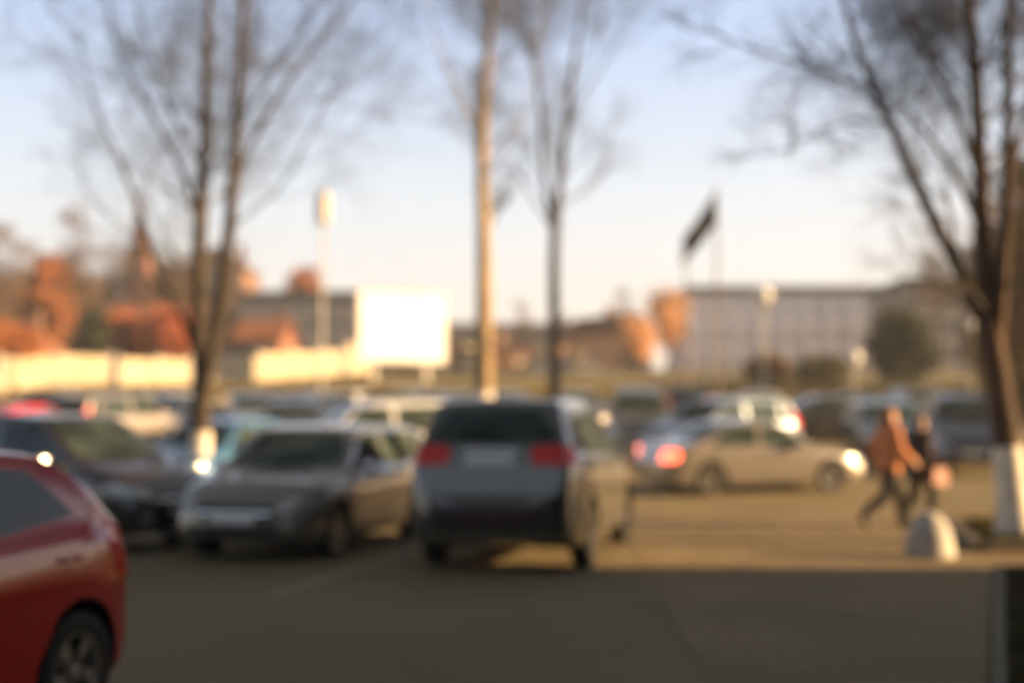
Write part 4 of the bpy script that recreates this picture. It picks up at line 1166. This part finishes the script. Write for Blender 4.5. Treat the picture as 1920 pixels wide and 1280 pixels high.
def person(loc, rz, S, pose, mats, label, extras=()):
    """pose: joint positions for a 1.7 m figure facing +Y, scaled by S"""
    e = empty('person', loc, rz); tag(e, label, 'person')
    e.scale = (S, S, S)
    J = pose
    hd = Vector(J['head']); nk = Vector(J['neck']); ch = Vector(J['chest']); pv = Vector(J['pelvis'])
    prims = [('e', hd, (.075, .095, .115)), ('e', hd + Vector((0, .045, -.055)), (.05, .055, .055)),
             ('e', hd + Vector((0, .10, -.02)), (.013, .022, .02)), ('e', hd + Vector((0, .088, -.062)), (.026, .014, .010)),
             ('e', hd + Vector((.077, 0, -.015)), (.012, .02, .032)), ('e', hd + Vector((-.077, 0, -.015)), (.012, .02, .032)),
             ('e', hd + Vector((.032, .083, .012)), (.016, .012, .010)), ('e', hd + Vector((-.032, .083, .012)), (.016, .012, .010)),
             ('c', [(hd + Vector((0, -.01, -.08)), .055), (nk, .058)]),
             ('e', ch, (.165, .105, .19)), ('e', (ch + pv) / 2, (.13, .095, .16)), ('e', pv, (.155, .115, .12)),
             ('c', [(ch + Vector((-.15, 0, .13)), .055), (ch + Vector((.15, 0, .13)), .055)]), ('c', [(nk, .06), (ch, .10)])]
    for s in ('l', 'r'):
        sh, el, wr = (Vector(J[k + s]) for k in ('sh', 'el', 'wr'))
        hip, kn, an = (Vector(J[k + s]) for k in ('hip', 'kn', 'an'))
        prims.append(('c', [(sh, .052), (sh.lerp(el, .4), .046), (el, .037), (el.lerp(wr, .35), .036), (wr, .024)]))
        prims.append(('c', [(hip, .085), (hip.lerp(kn, .4), .074), (kn, .052), (kn.lerp(an, .35), .052), (an, .034)]))
        d = (wr - el).normalized(); sx = Vector((1, 0, 0)) if abs(d.x) < .8 else Vector((0, 1, 0))
        fwd = sx.cross(d).normalized()
        if fwd.y < 0: fwd = -fwd
        palm = wr + d * .05
        prims.append(('c', [(wr, .022), (wr + d * .03 + fwd * .012, .019), (wr + d * .085 + fwd * .022, .014)]))
        prims.append(('c', [(wr, .020), (wr + d * .03 - fwd * .012, .018), (wr + d * .08 - fwd * .022, .013)]))
        sg = -1 if s == 'r' else 1
        inn = sx * sg * .0 - sx * (1 if s == 'r' else -1) * 1.0
        for k, (o_, ln) in enumerate(((.030, .068), (.010, .078), (-.011, .072), (-.031, .056))):
            a = wr + d * .085 + fwd * o_
            b_ = a + d * ln * .5 + inn * .006; c_ = b_ + d * ln * .32 + inn * .016; f_ = c_ + d * ln * .22 + inn * .018
            prims.append(('c', [(a, .009), (b_, .0085), (c_, .008), (f_, .007)]))
        prims.append(('c', [(wr + d * .025 + fwd * .02, .013), (wr + d * .05 + fwd * .048 + inn * .01, .010), (wr + d * .085 + fwd * .058 + inn * .018, .008)]))
        toe = Vector(J['toe' + s])
        prims.append(('c', [(an, .034), (an.lerp(toe, .5) + Vector((0, 0, -.015)), .032), (toe, .026)]))
    body = blob('body', prims, mats['skin'], e, .0085, 3)
    # face
    for s in (-1, 1):
        MB().lathe([(math.sin(math.pi * k / 6) * .011 + 1e-4, -math.cos(math.pi * k / 6) * .011) for k in range(7)], 10, Matrix.Translation(hd + Vector((s * .032, .090, .012)))).build('eye', mats['eye'], body, 60)
    MB().lathe([(math.sin(math.pi * k / 6) + 1e-4, -math.cos(math.pi * k / 6)) for k in range(7)], 12, Matrix.Translation(hd + Vector((0, .099, -.060))) @ Matrix.Diagonal((.023, .006, .006, 1))).build('mouth', mats['lip'], body, 60)
    # hair
    hp = [('e', hd + Vector((0, -.018, .022)), (.088, .100, .115)), ('e', hd + Vector((0, .03, .085)), (.07, .06, .045))]
    if mats.get('long_hair'):
        hp += [('c', [(hd + Vector((0, -.06, .03)), .08), (hd + Vector((0, -.085, -.10)), .075), (hd + Vector((0, -.10, -.24)), .06), (hd + Vector((.01, -.105, -.34)), .035)]),
               ('c', [(hd + Vector((.07, -.02, .03)), .03), (hd + Vector((.085, -.02, -.12)), .028), (hd + Vector((.08, 0, -.25)), .02)]),
               ('c', [(hd + Vector((-.07, -.02, .03)), .03), (hd + Vector((-.085, -.02, -.12)), .028), (hd + Vector((-.08, 0, -.25)), .02)])]
    hair = blob('hair', hp, mats['hair'], body, .009, 3)
    # trousers
    tp = [('e', pv + Vector((0, 0, .02)), (.175, .135, .13))]
    for s in 'lr':
        hip, kn, an = (Vector(J[k + s]) for k in ('hip', 'kn', 'an'))
        tp.append(('c', [(hip, .115), (hip.lerp(kn, .4), .105), (kn, .085), (kn.lerp(an, .4), .082), (an.lerp(kn, .08), .07)]))
    blob('trousers', tp, mats['trousers'], body, .011)
    # coat
    cp = [('e', ch, (.195, .14, .205)), ('e', (ch + pv) / 2, (.175, .135, .18)), ('c', [(ch + Vector((-.155, 0, .12)), .075), (ch + Vector((.155, 0, .12)), .075)]),
          ('c', [(nk + Vector((0, 0, -.02)), .078), (ch, .12)])]
    cl = mats.get('coat_len', .12)
    cp.append(('e', pv + Vector((0, 0, -cl * .4)), (.195, .155, .13 + cl * .6)))
    for s in 'lr':
        sh, el, wr = (Vector(J[k + s]) for k in ('sh', 'el', 'wr'))
        cp.append(('c', [(sh, .075), (sh.lerp(el, .5), .064), (el, .057), (wr.lerp(el, .08), .046)]))
    cp = [(q[0], [(a_, b_ * 1.12) for a_, b_ in q[1]]) if q[0] == 'c' else (q[0], q[1], tuple(v_ * 1.1 for v_ in q[2])) for q in cp]
    blob('coat', cp, mats['coat'], body, .011)
    for s in 'lr':
        an = Vector(J['an' + s]); toe = Vector(J['toe' + s])
        heel = an - (toe - an).normalized() * .05
        heel.z = an.z - .05 if abs(an.z - toe.z) < .09 else an.z - .03
        blob('shoe', [('c', [(an + Vector((0, 0, .02)), .045), (an, .046), (an.lerp(toe, .5) + Vector((0, 0, -.012)), .043), (toe, .036)]), ('c', [(heel, .036), (an, .04)])], mats['shoe'], body, .009)
    return e

skin = surf('skin', (.62, .36, .25), (.54, .30, .20), scale=8, rough=.55)
eye = surf('eye', (.05, .035, .03), (.03, .02, .02), scale=5, rough=.1)
lip = surf('lips', (.45, .14, .12), (.38, .11, .10), scale=5, rough=.4)
# facing +Y in the figure's own frame, left foot forward, right heel lifted behind
walk = dict(head=(0, .03, 1.585), neck=(0, 0, 1.45), chest=(0, 0, 1.27), pelvis=(0, 0, .95),
            shl=(-.18, -.01, 1.40), ell=(-.24, -.14, 1.14), wrl=(-.22, -.06, .90), shr=(.18, .01, 1.40), elr=(.23, .06, 1.13), wrr=(.20, .25, .98),
            hipl=(-.09, .01, .92), knl=(-.09, .20, .52), anl=(-.09, .27, .085), toel=(-.10, .43, .035),
            hipr=(.09, -.01, .92), knr=(.09, -.10, .50), anr=(.09, -.45, .22), toer=(.095, -.37, .06))
walk2 = dict(walk); walk2.update(hipl=(-.09, -.01, .92), knl=(-.09, -.02, .50), anl=(-.09, -.26, .11), toel=(-.095, -.13, .035),
            hipr=(.09, .01, .92), knr=(.09, .17, .52), anr=(.09, .14, .085), toer=(.095, .30, .035),
            ell=(-.23, .04, 1.14), wrl=(-.20, .20, .96), elr=(.24, -.08, 1.13), wrr=(.23, -.02, .88))
hair_red = surf('auburn_hair', (.34, .12, .045), (.22, .075, .03), scale=40, rough=.5, stretch=(1, 1, .1))
hair_brown = surf('brown_hair', (.16, .07, .035), (.10, .045, .025), scale=40, rough=.5, stretch=(1, 1, .1))
coat_tan = surf('salmon_coat', (.66, .26, .11), (.52, .2, .085), scale=14, rough=.9, bump=.4)
coat_dark = surf('dark_jacket', (.045, .028, .024), (.03, .02, .018), scale=14, rough=.85, bump=.4)
trou = surf('black_trousers', (.018, .015, .015), (.012, .011, .011), scale=20, rough=.9)
shoe = surf('dark_shoes', (.02, .016, .014), (.015, .012, .01), scale=10, rough=.5)
pa = at(1664, 18.1)
person((pa.x, pa.y, .004), R(-78), 1.0, walk, dict(skin=skin, eye=eye, lip=lip, hair=hair_red, long_hair=True, trousers=trou, coat=coat_tan, shoe=shoe, coat_len=.10),
       'woman with long auburn hair in a salmon coat and black trousers, in mid stride')
pb = at(1722, 19.3)
person((pb.x, pb.y, .004), R(-62), .94, walk2, dict(skin=skin, eye=eye, lip=lip, hair=hair_brown, long_hair=False, trousers=trou, coat=coat_dark, shoe=shoe, coat_len=.05),
       'shorter brown haired person in a dark jacket walking beside the salmon coat')
# orange shoulder bag carried by the shorter person
bagm = surf('orange_leather', (.30, .09, .035), (.22, .065, .028), scale=10, rough=.5, bump=.2)
e = empty('shoulder_bag', (pb.x + .22, pb.y - .17, .58)); tag(e, 'orange shoulder bag hanging at the side of the dark jacket', 'bag')
m = MB(); m.prism([(-.16, 0), (.16, 0), (.18, .06), (.15, .25), (-.15, .25), (-.18, .06)], -.05, .05, 'y', Matrix.Rotation(R(35), 4, 'Z')); m.build('bag_body', bagm, e)
MB().tube([(-.12, -.085, .24), (-.14, 0, .45), (-.20, .10, .74), (-.16, .16, .78), (-.02, .17, .5), (.10, .09, .24)], .012, 6).build('strap', bagm, e, 60)
#@@END_PEOPLE

# ------------------------------------------------------------------ the air
hz_ = MB().box(-302, 302, -82, 422, -1.2, 31).build('haze', None)
hm = bpy.data.materials.new('haze_air'); hm.use_nodes = True
hn = hm.node_tree; hn.nodes.remove(hn.nodes['Principled BSDF'])
pv_ = hn.nodes.new('ShaderNodeVolumePrincipled'); pv_.inputs['Color'].default_value = (.93, .94, .96, 1); pv_.inputs['Density'].default_value = .0009
pv_.inputs['Anisotropy'].default_value = .2
hn.links.new(pv_.outputs[0], hn.nodes['Material Output'].inputs['Volume'])
hz_.data.materials.append(hm); hz_['kind'] = 'stuff'
